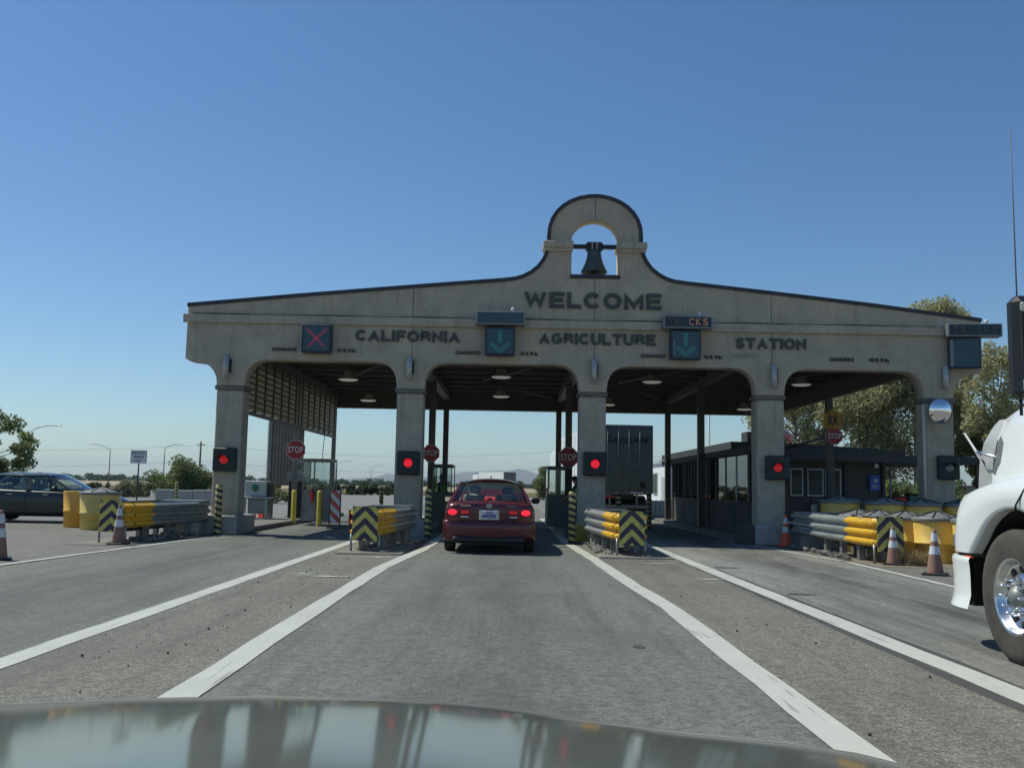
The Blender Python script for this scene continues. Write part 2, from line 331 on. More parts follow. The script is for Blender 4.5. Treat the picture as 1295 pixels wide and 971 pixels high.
# ================================================================== GROUND
def asphalt(name, c, c2, agg=.35, streak=None, lanes=None, crack=False, patch=None, rough=.85):
    A = bpy.data.materials.new(name); A.use_nodes = True; t = A.node_tree; b = t.nodes['Principled BSDF']; b.inputs['Roughness'].default_value = rough
    tc = t.nodes.new('ShaderNodeTexCoord')
    def noise(sc, st=(1, 1, 1), det=6, ro=.6):
        mp = t.nodes.new('ShaderNodeMapping'); mp.inputs['Scale'].default_value = st; t.links.new(tc.outputs['Object'], mp.inputs[0])
        n = t.nodes.new('ShaderNodeTexNoise'); n.inputs['Scale'].default_value = sc; n.inputs['Detail'].default_value = det; n.inputs['Roughness'].default_value = ro; t.links.new(mp.outputs[0], n.inputs[0]); return n.outputs[0]
    def rng(x, a, bb, lo=0, hi=1):
        r = t.nodes.new('ShaderNodeMapRange'); r.inputs[1].default_value = a; r.inputs[2].default_value = bb; r.inputs[3].default_value = lo; r.inputs[4].default_value = hi; t.links.new(x, r.inputs[0]); return r.outputs[0]
    def mixc(f, a, bb):
        mx = t.nodes.new('ShaderNodeMix'); mx.data_type = 'RGBA'; t.links.new(f, mx.inputs[0])
        for i, q in ((6, a), (7, bb)):
            if isinstance(q, tuple): mx.inputs[i].default_value = (*q, 1)
            else: t.links.new(q, mx.inputs[i])
        return mx.outputs[2]
    base = mixc(rng(noise(.7), .35, .65), c, c2)
    base = mixc(rng(noise(55, det=3), .52, .62, 0, agg), base, tuple(min(1, q * 2.1) for q in c))
    base = mixc(rng(noise(38, det=3), .52, .62, 0, agg), base, tuple(q * .45 for q in c))
    base = mixc(rng(noise(4, det=8, ro=.75), .50, .62, 0, .55), base, tuple(q * .6 for q in c))
    base = mixc(rng(noise(14, det=6, ro=.8), .50, .58, 0, .6), base, tuple(q * 1.6 for q in c))
    base = mixc(rng(noise(11, det=6, ro=.8), .51, .60, 0, .65), base, tuple(q * .45 for q in c))
    base = mixc(rng(noise(.33, det=5), .5, .58, 0, .4), base, tuple(q * .68 for q in c))
    if streak:
        base = mixc(rng(noise(1.6, (1.6, .09, 1), 8, .7), .48, .72, 0, streak[1]), base, streak[0])
    if lanes:   # oil band in the middle of each lane
        sp = t.nodes.new('ShaderNodeSeparateXYZ'); t.links.new(tc.outputs['Object'], sp.inputs[0])
        for cx, wd, cc, amt in lanes:
            a = t.nodes.new('ShaderNodeMath'); a.operation = 'SUBTRACT'; a.inputs[1].default_value = cx; t.links.new(sp.outputs[0], a.inputs[0])
            d = t.nodes.new('ShaderNodeMath'); d.operation = 'ABSOLUTE'; t.links.new(a.outputs[0], d.inputs[0])
            f1 = rng(d.outputs[0], wd, 0, 0, amt)
            mu = t.nodes.new('ShaderNodeMath'); mu.operation = 'MULTIPLY'; t.links.new(f1, mu.inputs[0]); t.links.new(rng(noise(1.2, (1, .25, 1), 7, .7), .3, .62), mu.inputs[1])
            base = mixc(mu.outputs[0], base, cc)
    if crack:
        vo = t.nodes.new('ShaderNodeTexVoronoi'); vo.feature = 'DISTANCE_TO_EDGE'; vo.inputs['Scale'].default_value = .55
        mp = t.nodes.new('ShaderNodeVectorMath'); mp.operation = 'ADD'
        n = t.nodes.new('ShaderNodeTexNoise'); n.inputs['Scale'].default_value = 1.5; t.links.new(tc.outputs['Object'], n.inputs[0])
        t.links.new(tc.outputs['Object'], mp.inputs[0]); t.links.new(n.outputs['Color'], mp.inputs[1]); t.links.new(mp.outputs[0], vo.inputs['Vector'])
        base = mixc(rng(vo.outputs['Distance'], .012, .0, 0, .6), base, tuple(q * .35 for q in c))
    t.links.new(base, b.inputs['Base Color'])
    bp = t.nodes.new('ShaderNodeBump'); bp.inputs['Strength'].default_value = .5; bp.inputs['Distance'].default_value = .01
    t.links.new(noise(70, det=3), bp.inputs['Height']); t.links.new(bp.outputs[0], b.inputs['Normal'])
    return A
M['field'] = asphalt('dry_field', (.34, .27, .16), (.28, .23, .14), .3)
M['lot'] = asphalt('lot_asphalt', (.20, .195, .18), (.17, .165, .15), .25)
M['lane'] = asphalt('lane_asphalt', (.150, .158, .138), (.125, .132, .115), .6, lanes=[(-.1, 1.3, (.045, .047, .043), .6), (-5.3, 1.3, (.045, .047, .043), .6)], streak=((.06, .063, .056), .65))
M['gore'] = asphalt('gore_chipseal', (.165, .158, .130), (.130, .124, .102), 1.0, streak=((.07, .065, .052), .6), crack=False)
M['lane3'] = asphalt('lane_concrete', (.24, .24, .21), (.19, .188, .165), .4, lanes=[(5.0, 1.25, (.045, .044, .038), .95)], streak=((.06, .058, .05), .85))
M['gravel'] = asphalt('left_apron', (.17, .16, .14), (.14, .132, .115), .6, crack=True)
M['pad'] = asphalt('island_pad', (.22, .205, .17), (.18, .165, .14), .5)
M['dirt'] = asphalt('island_dirt', (.22, .19, .14), (.17, .15, .11), .6)

def sheet(name, x0, x1, y0, y1, z, mt):
    b = MB(); b.add([(x0, y0, z), (x1, y0, z), (x1, y1, z), (x0, y1, z)], [(0, 1, 2, 3)]); return structure(name, b, mt)
sheet('ground', -5900, 5900, -2900, 8900, -.03, 'field')
sheet('lot', -60, 45, -25, 118, -.012, 'lot')
sheet('left_apron', -40, -7.2, -12, 31, -.006, 'gravel')
sheet('lane_road', -7.2, -3.6, -12, 60, 0, 'lane')
sheet('gore_road', -3.6, -1.9, -12, 23.6, .002, 'gore')
sheet('middle_lane_road', -1.9, 1.75, -12, 60, 0, 'lane')
sheet('right_gore_road', 1.75, 3.28, -12, 23.6, .002, 'gore')
sheet('truck_lane_road', 3.28, 6.3, -12, 60, 0, 'lane3')
sheet('right_apron', 6.3, 40, -12, 31, -.003, 'gravel')
sheet('forecourt_shade_sheet', 6.3, 11.4, 24.0, 62, .001, 'lane')  # darker asphalt laid here to stand in for the shade in this bay
b = MB()
for x0, x1, y0, y1 in ((-3.25, -2.0, 17.9, 24), (1.7, 3.1, 18.0, 24)): b.bbox(x0, x1, y0, y1, -.02, .03, .01)
tag(b.build('island_pads', 'pad'), kind='structure')
sheet('shoulder_dirt', 6.62, 9.9, 17.2, 23.4, .002, 'dirt')
sheet('left_shoulder_dirt', -8.9, -7.25, 19.2, 24, .002, 'pad')

# painted lines (sheets 4 mm above the road) with a worn material
def paint():
    A = bpy.data.materials.new('worn_white_paint'); A.use_nodes = True; t = A.node_tree; b = t.nodes['Principled BSDF']; b.inputs['Roughness'].default_value = .6
    tc = t.nodes.new('ShaderNodeTexCoord')
    n = t.nodes.new('ShaderNodeTexNoise'); n.inputs['Scale'].default_value = 9; n.inputs['Detail'].default_value = 9; n.inputs['Roughness'].default_value = .75; t.links.new(tc.outputs['Object'], n.inputs[0])
    r = t.nodes.new('ShaderNodeMapRange'); r.inputs[1].default_value = .60; r.inputs[2].default_value = .70; r.inputs[4].default_value = .6; t.links.new(n.outputs[0], r.inputs[0])
    n2 = t.nodes.new('ShaderNodeTexNoise'); n2.inputs['Scale'].default_value = 1.3; t.links.new(tc.outputs['Object'], n2.inputs[0])
    c1 = t.nodes.new('ShaderNodeMix'); c1.data_type = 'RGBA'; c1.inputs[6].default_value = (.42, .42, .37, 1); c1.inputs[7].default_value = (.58, .59, .53, 1); t.links.new(n2.outputs[0], c1.inputs[0])
    # long thin cracks along the line
    mp = t.nodes.new('ShaderNodeMapping'); mp.inputs['Scale'].default_value = (16, .8, 1); t.links.new(tc.outputs['Object'], mp.inputs[0])
    n3 = t.nodes.new('ShaderNodeTexNoise'); n3.inputs['Scale'].default_value = 1.2; n3.inputs['Detail'].default_value = 5; t.links.new(mp.outputs[0], n3.inputs[0])
    r3 = t.nodes.new('ShaderNodeMapRange'); r3.inputs[1].default_value = .615; r3.inputs[2].default_value = .66; r3.inputs[4].default_value = .45; t.links.new(n3.outputs[0], r3.inputs[0])
    mm = t.nodes.new('ShaderNodeMath'); mm.operation = 'MAXIMUM'; t.links.new(r.outputs[0], mm.inputs[0]); t.links.new(r3.outputs[0], mm.inputs[1])
    m2 = t.nodes.new('ShaderNodeMix'); m2.data_type = 'RGBA'; t.links.new(c1.outputs[2], m2.inputs[6]); m2.inputs[7].default_value = (.13, .125, .11, 1); t.links.new(mm.outputs[0], m2.inputs[0])
    t.links.new(m2.outputs[2], b.inputs['Base Color']); return A
M['paint'] = paint(); M['tar'] = mat('tar_seam', (.06, .058, .053), .7, c2=(.07, .066, .06), ns=4)
def line(name, pts, wd, z=.0065, mt='paint', jit=.012, n=60):
    """pts: centre (x,y) path"""
    b = MB(); rnd = random.Random(len(name) * 7 + int(pts[0][1] * 10)); P = []
    tot = sum(math.dist(a, c) for a, c in zip(pts, pts[1:])); st = tot / n
    for (a, c) in zip(pts, pts[1:]):
        k = max(2, int(math.dist(a, c) / st))
        for i in range(k): P.append((a[0] + (c[0] - a[0]) * i / k, a[1] + (c[1] - a[1]) * i / k))
    P.append(pts[-1]); vs = []
    for x, y in P: vs += [(x - wd / 2 + rnd.uniform(-jit, jit), y, z), (x + wd / 2 + rnd.uniform(-jit, jit), y, z)]
    b.add(vs, [(2 * i, 2 * i + 1, 2 * i + 3, 2 * i + 2) for i in range(len(P) - 1)]); return structure(name, b, mt)
line('lane_line', [(-3.58, -8), (-3.58, 7), (-3.56, 22), (-3.58, 40)], .21)
line('lane_line', [(-1.99, -8), (-1.99, 6), (-2.02, 10.8), (-2.0, 15.2), (-1.9, 17.2), (-1.76, 19.5), (-1.72, 24), (-1.72, 40)], .22)
line('lane_line', [(1.79, -8), (1.79, 5), (1.80, 10.7), (1.70, 13), (1.56, 18), (1.36, 23), (1.36, 40)], .22)
line('lane_line', [(3.38, -8), (3.38, 6.4), (3.36, 9), (3.30, 16), (3.24, 22), (3.24, 40)], .24)
line('tar_seam', [(3.19, -8), (3.19, 6.4), (3.19, 16), (3.17, 22)], .10, z=.0045, mt='tar', jit=.02)
line('tar_seam', [(3.53, -8), (3.53, 9), (3.45, 16)], .06, z=.0045, mt='tar', jit=.02)
line('edge_line', [(-7.7, 4), (-7.62, 14.5), (-7.2, 20), (-6.95, 24), (-6.9, 36)], .13)
line('edge_line', [(6.35, 2), (6.36, 14), (6.40, 18.2)], .13)
line('edge_line', [(6.40, 18.5), (6.1, 21), (5.85, 23.4), (5.8, 36)], .12)
line('faint_line', [(-8.0, 21.6), (-10.4, 21.0)], .10, z=.002)
for x, y, a, wd in ((-2.55, 13.6, .45, .06), (-2.95, 13.9, .22, .05), (-2.35, 17.3, .35, .08), (2.62, 17.0, .35, .06), (2.95, 14.2, .25, .06)):
    b = MB(); vs = []
    rr = random.Random(int(x * 100)); n = 10
    for i in range(n + 1):
        u = i / n; h = wd * (.3 + .7 * math.sin(math.pi * u)) * rr.uniform(.6, 1.3); vs += [(x + (u - .5) * 2 * a, y - h + .03 * math.sin(9 * u), .0085), (x + (u - .5) * 2 * a, y + h, .0085)]
    b.add(vs, [(2 * i, 2 * i + 2, 2 * i + 3, 2 * i + 1) for i in range(n)]); structure('paint_smear', b, 'paint')
rr = random.Random(12)
for cx, cy, rx, ry in ((3.75, 12.4, .22, .10), (3.7, 16.4, .26, .10), (1.1, 8.1, .06, .07)):
    b = MB(); n = 18; b.add([(cx + rx * math.cos(t) * rr.uniform(.7, 1.2), cy + ry * math.sin(t) * rr.uniform(.7, 1.2), .0048) for t in [2 * math.pi * k / n for k in range(n)]], [tuple(range(n))]); structure('oil_spot', b, 'tar')
# small stones lying on the gores
b = MB(); rr = random.Random(3)
for i in range(170):
    side = rr.random() < .7; x = rr.uniform(-3.4, -2.2) if side else rr.uniform(1.95, 3.1); y = rr.uniform(4.5, 18); s = rr.choice((.003, .004, .005, .006, .007, .012))
    bm = bmesh.new(); bmesh.ops.create_icosphere(bm, subdivisions=1, radius=s)
    for v in bm.verts: v.co = Vector((x, y, .004 + s * .5)) + v.co * rr.uniform(.6, 1.3)
    b.frombm(bm)
tag(b.build('loose_stones', mat('stone_dark', (.07, .06, .05), .9), fix=False), kind='stuff', label='small dark stones scattered over the rough strips between lanes', cat='stones')

# hills
def hill(name, pts, y, depth, mt):
    b = MB(); rnd = random.Random(len(pts)); nx = 90; xs = [p[0] for p in pts]; hs = [p[1] for p in pts]
    def fn(u, v):
        x = xs[0] + (xs[-1] - xs[0]) * u; h = float(np.interp(x, xs, hs)); h *= 1 + .10 * math.sin(x * .021) * math.sin(x * .0047 + 1)
        return (x, y + depth * v, -3 + h * math.sin(math.pi * min(v, .5)) ** .8 * (1 + .06 * math.sin(x * .03 + v * 9)))
    b.grid(fn, nx, 8); return structure(name, b, mt)
M['hill'] = mat('dry_hill', (.20, .17, .13), 1, c2=(.13, .12, .09), ns=.01)
hill('far_hills', [(-3800, 0), (-3300, 25), (-2700, 30), (-2200, 22), (-1700, 26), (-1300, 35), (-1030, 52), (-960, 70), (-900, 92), (-830, 62), (-760, 55), (-640, 60), (-540, 78), (-470, 88), (-380, 94), (-290, 106), (-150, 118), (0, 126), (130, 124), (200, 106), (280, 92), (420, 80), (700, 60), (1200, 55), (2500, 40), (3600, 0)], 6500, 1600, 'hill')
hill('left_hills', [(-5200, 0), (-4500, 26), (-3800, 34), (-3200, 26), (-2500, 30), (-2000, 12), (-1700, 0)], 7000, 1200, 'hill')

# ================================================================== STATION CANOPY
XC = [(-7.50, -6.82), (-2.92, -2.24), (1.72, 2.40), (6.22, 6.92), (10.50, 11.22)]     # columns (x0, x1)
YF = 24.0; TH = .46
station = thing('inspection_canopy', 'wide concrete gateway over the lanes with bell arch and raised lettering', 'building', (2.0, YF, 0))
SO = (2.0, YF, 0)
def sp(mb, name, mt): return mb.build(name, mt, station, SO)
def symm(x): return 2 * 2.08 - x
top = [(-8.33, 5.82), (-5.4, 6.13), (-2.54, 6.41), (-.3, 6.62)]
sh = [(.02, 6.66), (.22, 6.72), (.42, 6.83), (.60, 6.98), (.73, 7.16), (.82, 7.36), (.855, 7.5)]
al = [(.855, 7.8)] + [(2.08 - 1.225 * math.cos(R_(a)), 7.8 + 1.08 * math.sin(R_(a)) ** .92) for a in (10, 22, 34, 46, 58, 70, 82)]
left = top + sh + al
outline = left + [(2.08, 8.88)] + [(symm(x), z) for x, z in reversed(left)][:len(al) + len(sh)]
right_top = [(4.46, 6.62), (6.6, 6.41), (9.2, 6.14), (11.98, 5.80)]
outline += right_top
bottomz = 3.72; sz = 3.78; tz = 4.42
low = [(11.98, 4.50), (11.90, 4.40), (11.80, 4.38)] + [(11.78 - .56 * math.sin(R_(a)), 3.80 + .58 * math.cos(R_(a))) for a in (10, 30, 50, 70, 90)]
low = low[:3] + [(11.72 - .50 * math.sin(R_(a)), 3.80 + .56 * math.cos(R_(a))) for a in (15, 35, 55, 75, 90)]
low.append((11.22, bottomz))
for i in range(4, 0, -1):
    x1 = XC[i][0]; x0 = XC[i - 1][1]; rx = .62
    low.append((x1, bottomz))
    low += [(x1 - rx + rx * math.cos(R_(a)) ** .8 if a < 90 else x1 - rx, sz + (tz - sz) * math.sin(R_(a)) ** .9) for a in (0, 18, 36, 54, 72, 90)]
    low += [(x0 + rx - (rx * math.cos(R_(a)) ** .8 if a < 90 else 0), sz + (tz - sz) * math.sin(R_(a)) ** .9) for a in (90, 72, 54, 36, 18, 0)]
    low.append((x0, bottomz))
low += [(-7.50, bottomz)] + [(-8.0 + .50 * math.sin(R_(a)), 3.80 + .53 * math.cos(R_(a))) for a in (90, 75, 55, 35, 15)] + [(-8.10, 4.34), (-8.24, 4.36), (-8.33, 4.42)]
outline += low
OW = .615
hole = [(2.08 - OW, 6.76), (2.08 - OW, 7.68)] + [(2.08 - OW * math.cos(R_(a)), 7.68 + .55 * math.sin(R_(a))) for a in range(12, 180, 12)] + [(2.08 + OW, 7.68), (2.08 + OW, 6.76)]
me = flat_curve([outline, hole], TH / 2 - .012, .012)
me.transform(Matrix.Translation((-SO[0], TH / 2 , 0))); me.materials.append(M['concrete'])
facade = obj('facade_wall', me, station)
# coping strip along the whole top edge
def strip(path, th, y0, y1, name, mt, out=True, par=None, off=SO):
    n = len(path); N = []
    for i in range(n):
        a = Vector(path[max(0, i - 1)]); c = Vector(path[min(n - 1, i + 1)]); d = (c - a).normalized(); N.append(Vector((-d.y, d.x)))
    mb = MB(); vs = []
    for p, q in zip(path, N):
        a = Vector(p) - q * (th * .86); c = Vector(p) + q * (th * .14)
        vs += [(a.x, y0, a.y), (c.x, y0, c.y), (c.x, y1, c.y), (a.x, y1, a.y)]
    fs = []
    for i in range(n - 1):
        for k in range(4): fs.append((4 * i + k, 4 * i + (k + 1) % 4, 4 * i + 4 + (k + 1) % 4, 4 * i + 4 + k))
    fs += [(0, 1, 2, 3), (4 * n - 1, 4 * n - 2, 4 * n - 3, 4 * n - 4)]
    mb.add(vs, fs); return mb.build(name, mt, par or station, off)
cop = outline[:len(left) + 1 + len(al) + len(sh) + 4]
strip([(-8.36, 5.82)] + cop[1:-1] + [(12.01, 5.80)], .095, YF - .035, YF + TH + .03, 'coping', 'coping')
sp(MB().bbox(2.08 - OW - .02, 2.08 + OW + .04, YF - .03, YF + TH + .02, 6.66, 6.765, .008), 'opening_sill', 'coping')
sp(MB().bbox(-8.43, 12.06, YF - .085, YF - .002, 5.33, 5.55, .015), 'cornice', 'concrete')
# cornice is broken by nothing, joint shadow line is the step itself
for x, zs in ((-2.57, ((4.45, 5.33), (5.56, 6.34))), (2.08, ((4.45, 5.33), (5.56, 6.66), (8.25, 8.80))), (6.62, ((4.45, 5.33), (5.56, 6.34)))):
    for a, c in zs: sp(MB().box(x - .007, x + .007, YF - .004, YF + .01, a, c), 'sealant_joint', 'coping')
# capitals of the bell arch
for s in (-1, 1):
    x0, x1 = sorted((2.08 + s * .56, 2.08 + s * 1.34))
    mb = MB(); mb.bbox(x0, x1, YF - .13, YF + TH + .10, 7.44, 7.62, .02); mb.bbox(x0 + .03, x1 - .03, YF - .08, YF + TH + .06, 7.36, 7.442, .01)
    sp(mb, 'arch_capital', 'concrete')
# bell with its yoke: hangs from the arch
bell = thing('bronze_bell', 'greenish bronze bell hanging on a dark beam in the rooftop arch', 'bell', (2.08, YF + .23, 6.86))
BO = (2.08, YF + .23, 6.86)
mb = MB(); mb.lathe([(.335, 0), (.345, .02), (.335, .05), (.29, .14), (.235, .26), (.20, .38), (.18, .50), (.165, .58), (.12, .62), (0.001, .64)], 28, BO); mb.lathe([(.335, 0), (.30, .03), (.22, .22), (.14, .55), (.001, .58)], 28, BO)
mb.build('bell_body', 'bell', bell, BO)
MB().lathe([(.001, -.02), (.04, .0), (.045, .05), (.012, .10), (.012, .5)], 10, BO).build('clapper', 'black', bell, BO)
MB().bbox(2.08 - .60, 2.08 + .60, YF + .18, YF + .28, 7.50, 7.61, .01).build('yoke_beam', 'black', bell, BO)
mb = MB(); mb.prism([(1.86, 7.47), (1.90, 7.43), (2.26, 7.43), (2.30, 7.47), (2.30, 7.62), (2.26, 7.665), (1.90, 7.665), (1.86, 7.62)], YF + .14, YF + .32); mb.build('yoke_block', 'black', bell, BO)
for dx in (-.06, .06): MB().box(2.08 + dx - .012, 2.08 + dx + .012, YF + .13, YF + .33, 7.42, 7.68).build('yoke_strap', 'sconce', bell, BO)
# lettering: block capitals made of strokes, each stroke 1 mm deeper than the last
GL = dict(W=(1.15, [[(0, 1), (.27, 0), (.575, .95), (.88, 0), (1.15, 1)]]), E=(.68, [[(.68, 0), (0, 0), (0, 1), (.68, 1)], [(0, .52), (.60, .52)]]), L=(.62, [[(0, 1), (0, 0), (.62, 0)]]),
          M=(.95, [[(0, 0), (0, 1), (.475, .08), (.95, 1), (.95, 0)]]), A=(.86, [[(0, 0), (.43, 1), (.86, 0)], [(.17, .30), (.69, .30)]]), I=(0, [[(0, 0), (0, 1)]]), F=(.62, [[(0, 0), (0, 1), (.62, 1)], [(0, .50), (.52, .50)]]),
          N=(.74, [[(0, 0), (0, 1), (.74, 0), (.74, 1)]]), T=(.74, [[(0, 1), (.74, 1)], [(.37, 1), (.37, 0)]]),
          R=(.72, [[(0, 0), (0, 1), (.45, 1), (.62, .95), (.70, .77), (.62, .58), (.45, .52), (0, .52)], [(.42, .52), (.60, .44), (.68, .28), (.72, 0)]]),
          U=(.74, [[(0, 1), (0, .3), (.08, .09), (.25, 0), (.49, 0), (.66, .09), (.74, .3), (.74, 1)]]))
_c = [(.42 + .42 * math.cos(R_(a)), .5 + .5 * math.sin(R_(a))) for a in range(42, 319, 23)]
GL['C'] = (.80, [_c]); GL['O'] = (.86, [[(.43 + .43 * math.cos(R_(a)), .5 + .5 * math.sin(R_(a))) for a in range(0, 361, 20)]])
GL['G'] = (.84, [_c + [(.80, .20), (.80, .46), (.48, .46)]])
GL['S'] = (.68, [[(.66, .76), (.56, .95), (.34, 1.0), (.12, .94), (.04, .76), (.12, .60), (.34, .52), (.56, .43), (.66, .25), (.56, .06), (.34, 0), (.10, .06), (0, .25)]])
def block_text(name, word, x0, x1, z0, z1, th=.2):
    gap = .40; adv = []; x = 0
    for ch in word: adv.append(x); x += GL[ch][0] + gap + .02
    tot = x - gap; H = z1 - z0; t = th * H; sx_ = (x1 - x0 - t) / tot; sz_ = H - t; mb = MB(); k = 0
    for ch, a in zip(word, adv):
        for st in GL[ch][1]:
            P = [(x0 + t / 2 + (a + p[0]) * sx_, z0 + t / 2 + p[1] * sz_) for p in st]; n = len(P); Lf = []; Rt = []
            closed = math.dist(P[0], P[-1]) < 1e-4
            for i in range(n):
                d0 = Vector(P[i]) - Vector(P[i - 1 if i else (n - 2 if closed else 0)]); d1 = Vector(P[i + 1 if i < n - 1 else (1 if closed else n - 1)]) - Vector(P[i])
                if d0.length < 1e-6: d0 = d1
                if d1.length < 1e-6: d1 = d0
                d0.normalize(); d1.normalize(); n0 = Vector((-d0.y, d0.x)); n1 = Vector((-d1.y, d1.x)); mt_ = (n0 + n1); mt_ = mt_.normalized() if mt_.length > .05 else n0
                c = Vector(P[i]); w2 = t / 2 / max(.42, mt_.dot(n0))
                ext = Vector((0, 0))
                if not closed and i in (0, n - 1) and ch in 'ELFTI': ext = (d0 if i else -d0) * (t / 2)
                elif not closed and i in (0, n - 1) and ch in 'WMANU': ext = Vector((0, (t / 2) * (1 if c.y > (z0 + z1) / 2 else -1))) if abs((d0 if i else d1).y) > .3 else Vector((0, 0))
                Lf.append(c + mt_ * w2 + ext); Rt.append(c - mt_ * w2 + ext)
            ya, yb = YF - .045 - .0012 * (k % 3), YF + .02; k += 1
            for i in range(n - 1):
                q = [Lf[i], Lf[i + 1], Rt[i + 1], Rt[i]]; mb.prism([(v.x, max(z0, min(z1, v.y))) for v in q], ya, yb)
    return sp(mb, name, 'letter')
block_text('welcome_lettering', 'WELCOME', .27, 3.80, 5.87, 6.29, .24)
block_text('california_lettering', 'CALIFORNIA', -4.02, -1.34, 4.93, 5.22, .24)
block_text('agriculture_lettering', 'AGRICULTURE', .67, 3.65, 4.94, 5.23, .24)
block_text('station_lettering', 'STATION', 5.69, 7.50, 4.91, 5.19, .24)
for a, c in (((-6.14, -5.51), (-4.46, -3.98)), ((-1.46, -.83), (.20, .66)), ((3.26, 3.89), (4.90, 5.36)), ((8.09, 8.71), (9.11, 9.62))):
    text_obj('clearance_lettering', 'CLEARANCE', a[0] - 2, a[1] - 2, 4.635, 4.725, -.008, 'letter_s', station, bold=.02, ext=.03)
    text_obj('height_lettering', '16 ft. 0 in.', c[0] - 2, c[1] - 2, 4.635, 4.735, -.008, 'letter_s', station, bold=.03, ext=.03)
sp(MB().box(5.42, 6.28, YF - .006, YF + .01, 4.68, 4.775), 'patched_strip', mat('patch', (.36, .35, .31), .9, c2=(.27, .25, .21), ns=3))
# columns
for i, (x0, x1) in enumerate(XC):
    mb = MB(); mb.bbox(x0, x1, YF + .01, YF + .60, 0, 3.62, .03); sp(mb, 'column', 'concrete2')
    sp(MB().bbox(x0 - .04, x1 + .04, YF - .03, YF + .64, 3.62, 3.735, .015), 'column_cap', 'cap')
# front plinths
for x0, x1, y0, y1, h, mt, nm in ((-7.85, -6.72, 23.6, 25.3, .47, 'plinth', 'plinth'), (-3.05, -2.1, 23.85, 25.0, .45, 'plinth', 'plinth'), (1.60, 2.20, 23.0, 24.0, .42, 'plinth_y', 'plinth'), (5.98, 6.62, 23.25, 24.0, .48, 'plinth', 'plinth'), (5.74, 5.975, 23.35, 24.4, .49, 'bldg', 'plinth'), (10.4, 11.3, 23.4, 24.0, .45, 'plinth', 'plinth')):
    q = sp(MB().bbox(x0, x1, y0, y1, 0, h, .025), nm, mt)
    if mt == 'plinth_y': q['label'] = 'yellow painted block at the foot of the middle column'
# roof
Y0, Y1 = YF + TH, 37.9
sp(MB().box(-7.3, 11.2, Y0, Y1, 5.02, 5.32), 'roof_deck', 'ceiling')
sp(MB().box(-7.3, 10.45, Y1 - .35, Y1 + .05, 4.30, 5.30), 'rear_fascia', 'steel')
sp(MB().box(10.28, 10.5, Y0 + .6, Y1 - .36, 4.36, 5.0), 'side_beam', 'steel')
for x in (-7.0, -2.56, 1.92, 6.2): sp(MB().box(x - .13, x + .13, Y0, Y1 - .36, 4.66, 5.01), 'ceiling_beam', 'steel')
for k in range(9):
    y = Y0 + .9 + k * 1.42
    for xa, xb in ((-6.86, -2.70), (-2.42, 1.78), (2.06, 6.06), (6.34, 10.27)):
        sp(MB().box(xa, xb, y - .05, y + .05, 4.84, 5.015), 'purlin', 'steel')
for xa, xb in ((-6.8, -2.7), (-2.4, 1.8), (2.1, 6.05), (6.35, 10.25)):   # diagonal braces in the ceiling
    for ya, yb in ((Y0 + .3, 30.8), (37.3, 31.2)):
        mb = MB(); mb.cyl((xb, ya, 4.76), (xa + (xb - xa) * .35, yb, 4.76), .045, n=6); sp(mb, 'brace', 'steel')
# posts
for x in (-7.0, -2.58, 1.88, 6.2, 10.40):
    for y in (31.0, 37.55):
        r = .075 if x < -6 else .105
        sp(MB().bbox(x - r, x + r, y - r, y + r, .0, 4.66 if x < 10 else 5.0, .008), 'roof_post', 'steel_g' if x < -6 else 'steel')
# louvred side screen: studs and slats, each slat a piece
LX = -6.98
for k in range(14):
    y = 24.75 + k * .96; sp(MB().box(LX - .05, LX + .05, y - .05, y + .05, 3.13, 5.0), 'screen_stud', 'steel')
sp(MB().box(LX - .055, LX + .055, 24.8, 37.3, 3.08, 3.17), 'screen_rail', 'steel')
sl_me = None
for k in range(13):
    for j in range(11):
        y = 24.80 + k * .96; z = 3.24 + j * .155
        if sl_me is None:
            q = MB().box(-.012, .012, .06, .88, -.045, .058).box(-.03, .035, .04, .90, .0585, .104, 1).build('louvre_slat', ['louvre', 'steel'], station); sl_me = q.data
        else: q = obj('louvre_slat', sl_me, station)
        q.location = (LX - SO[0], y - SO[1], z)
# ceiling lamps
proto = thing('ceiling_lamp', '', 'lamp', (-5.03, 29, 4.5), group='round lamps under the canopy roof')
mb = MB(); mb.lathe([(.10, .22), (.14, .2), (.19, .05), (.30, .0), (.31, -.02)], 20); mb.build('reflector', 'sconce', proto)
MB().lathe([(.30, -.015), (.24, -.05), (.001, -.07)], 20).build('lens', 'lampglow', proto)
MB().cyl((0, 0, .2), (0, 0, .5), .015, n=6).build('stem', 'steel', proto)
lamps = [(-5.03, 29, 4.5, 'round ceiling lamp nearest us above the lane left of the red car'), (-5.4, 35.6, 4.45, 'round ceiling lamp farther back above the leftmost lane'),
         (-.33, 28.6, 4.62, 'round ceiling lamp nearest us above the red car lane'), (-.38, 33.6, 4.5, 'round ceiling lamp farther back above the red car lane'),
         (4.31, 29, 4.6, 'round ceiling lamp nearest us above the lane marked TRUCKS'), (3.6, 35.6, 4.45, 'round ceiling lamp farther back above the lane marked TRUCKS'),
         (8.9, 29, 4.6, 'round ceiling lamp nearest us above the rightmost lane'), (8.85, 35.9, 4.4, 'round ceiling lamp farther back above the rightmost lane')]
for i, (x, y, z, lb) in enumerate(lamps):
    if i == 0: proto['label'] = lb; proto.location = (x, y, z)
    else: copy_tree(proto, (x, y, z), label=lb)
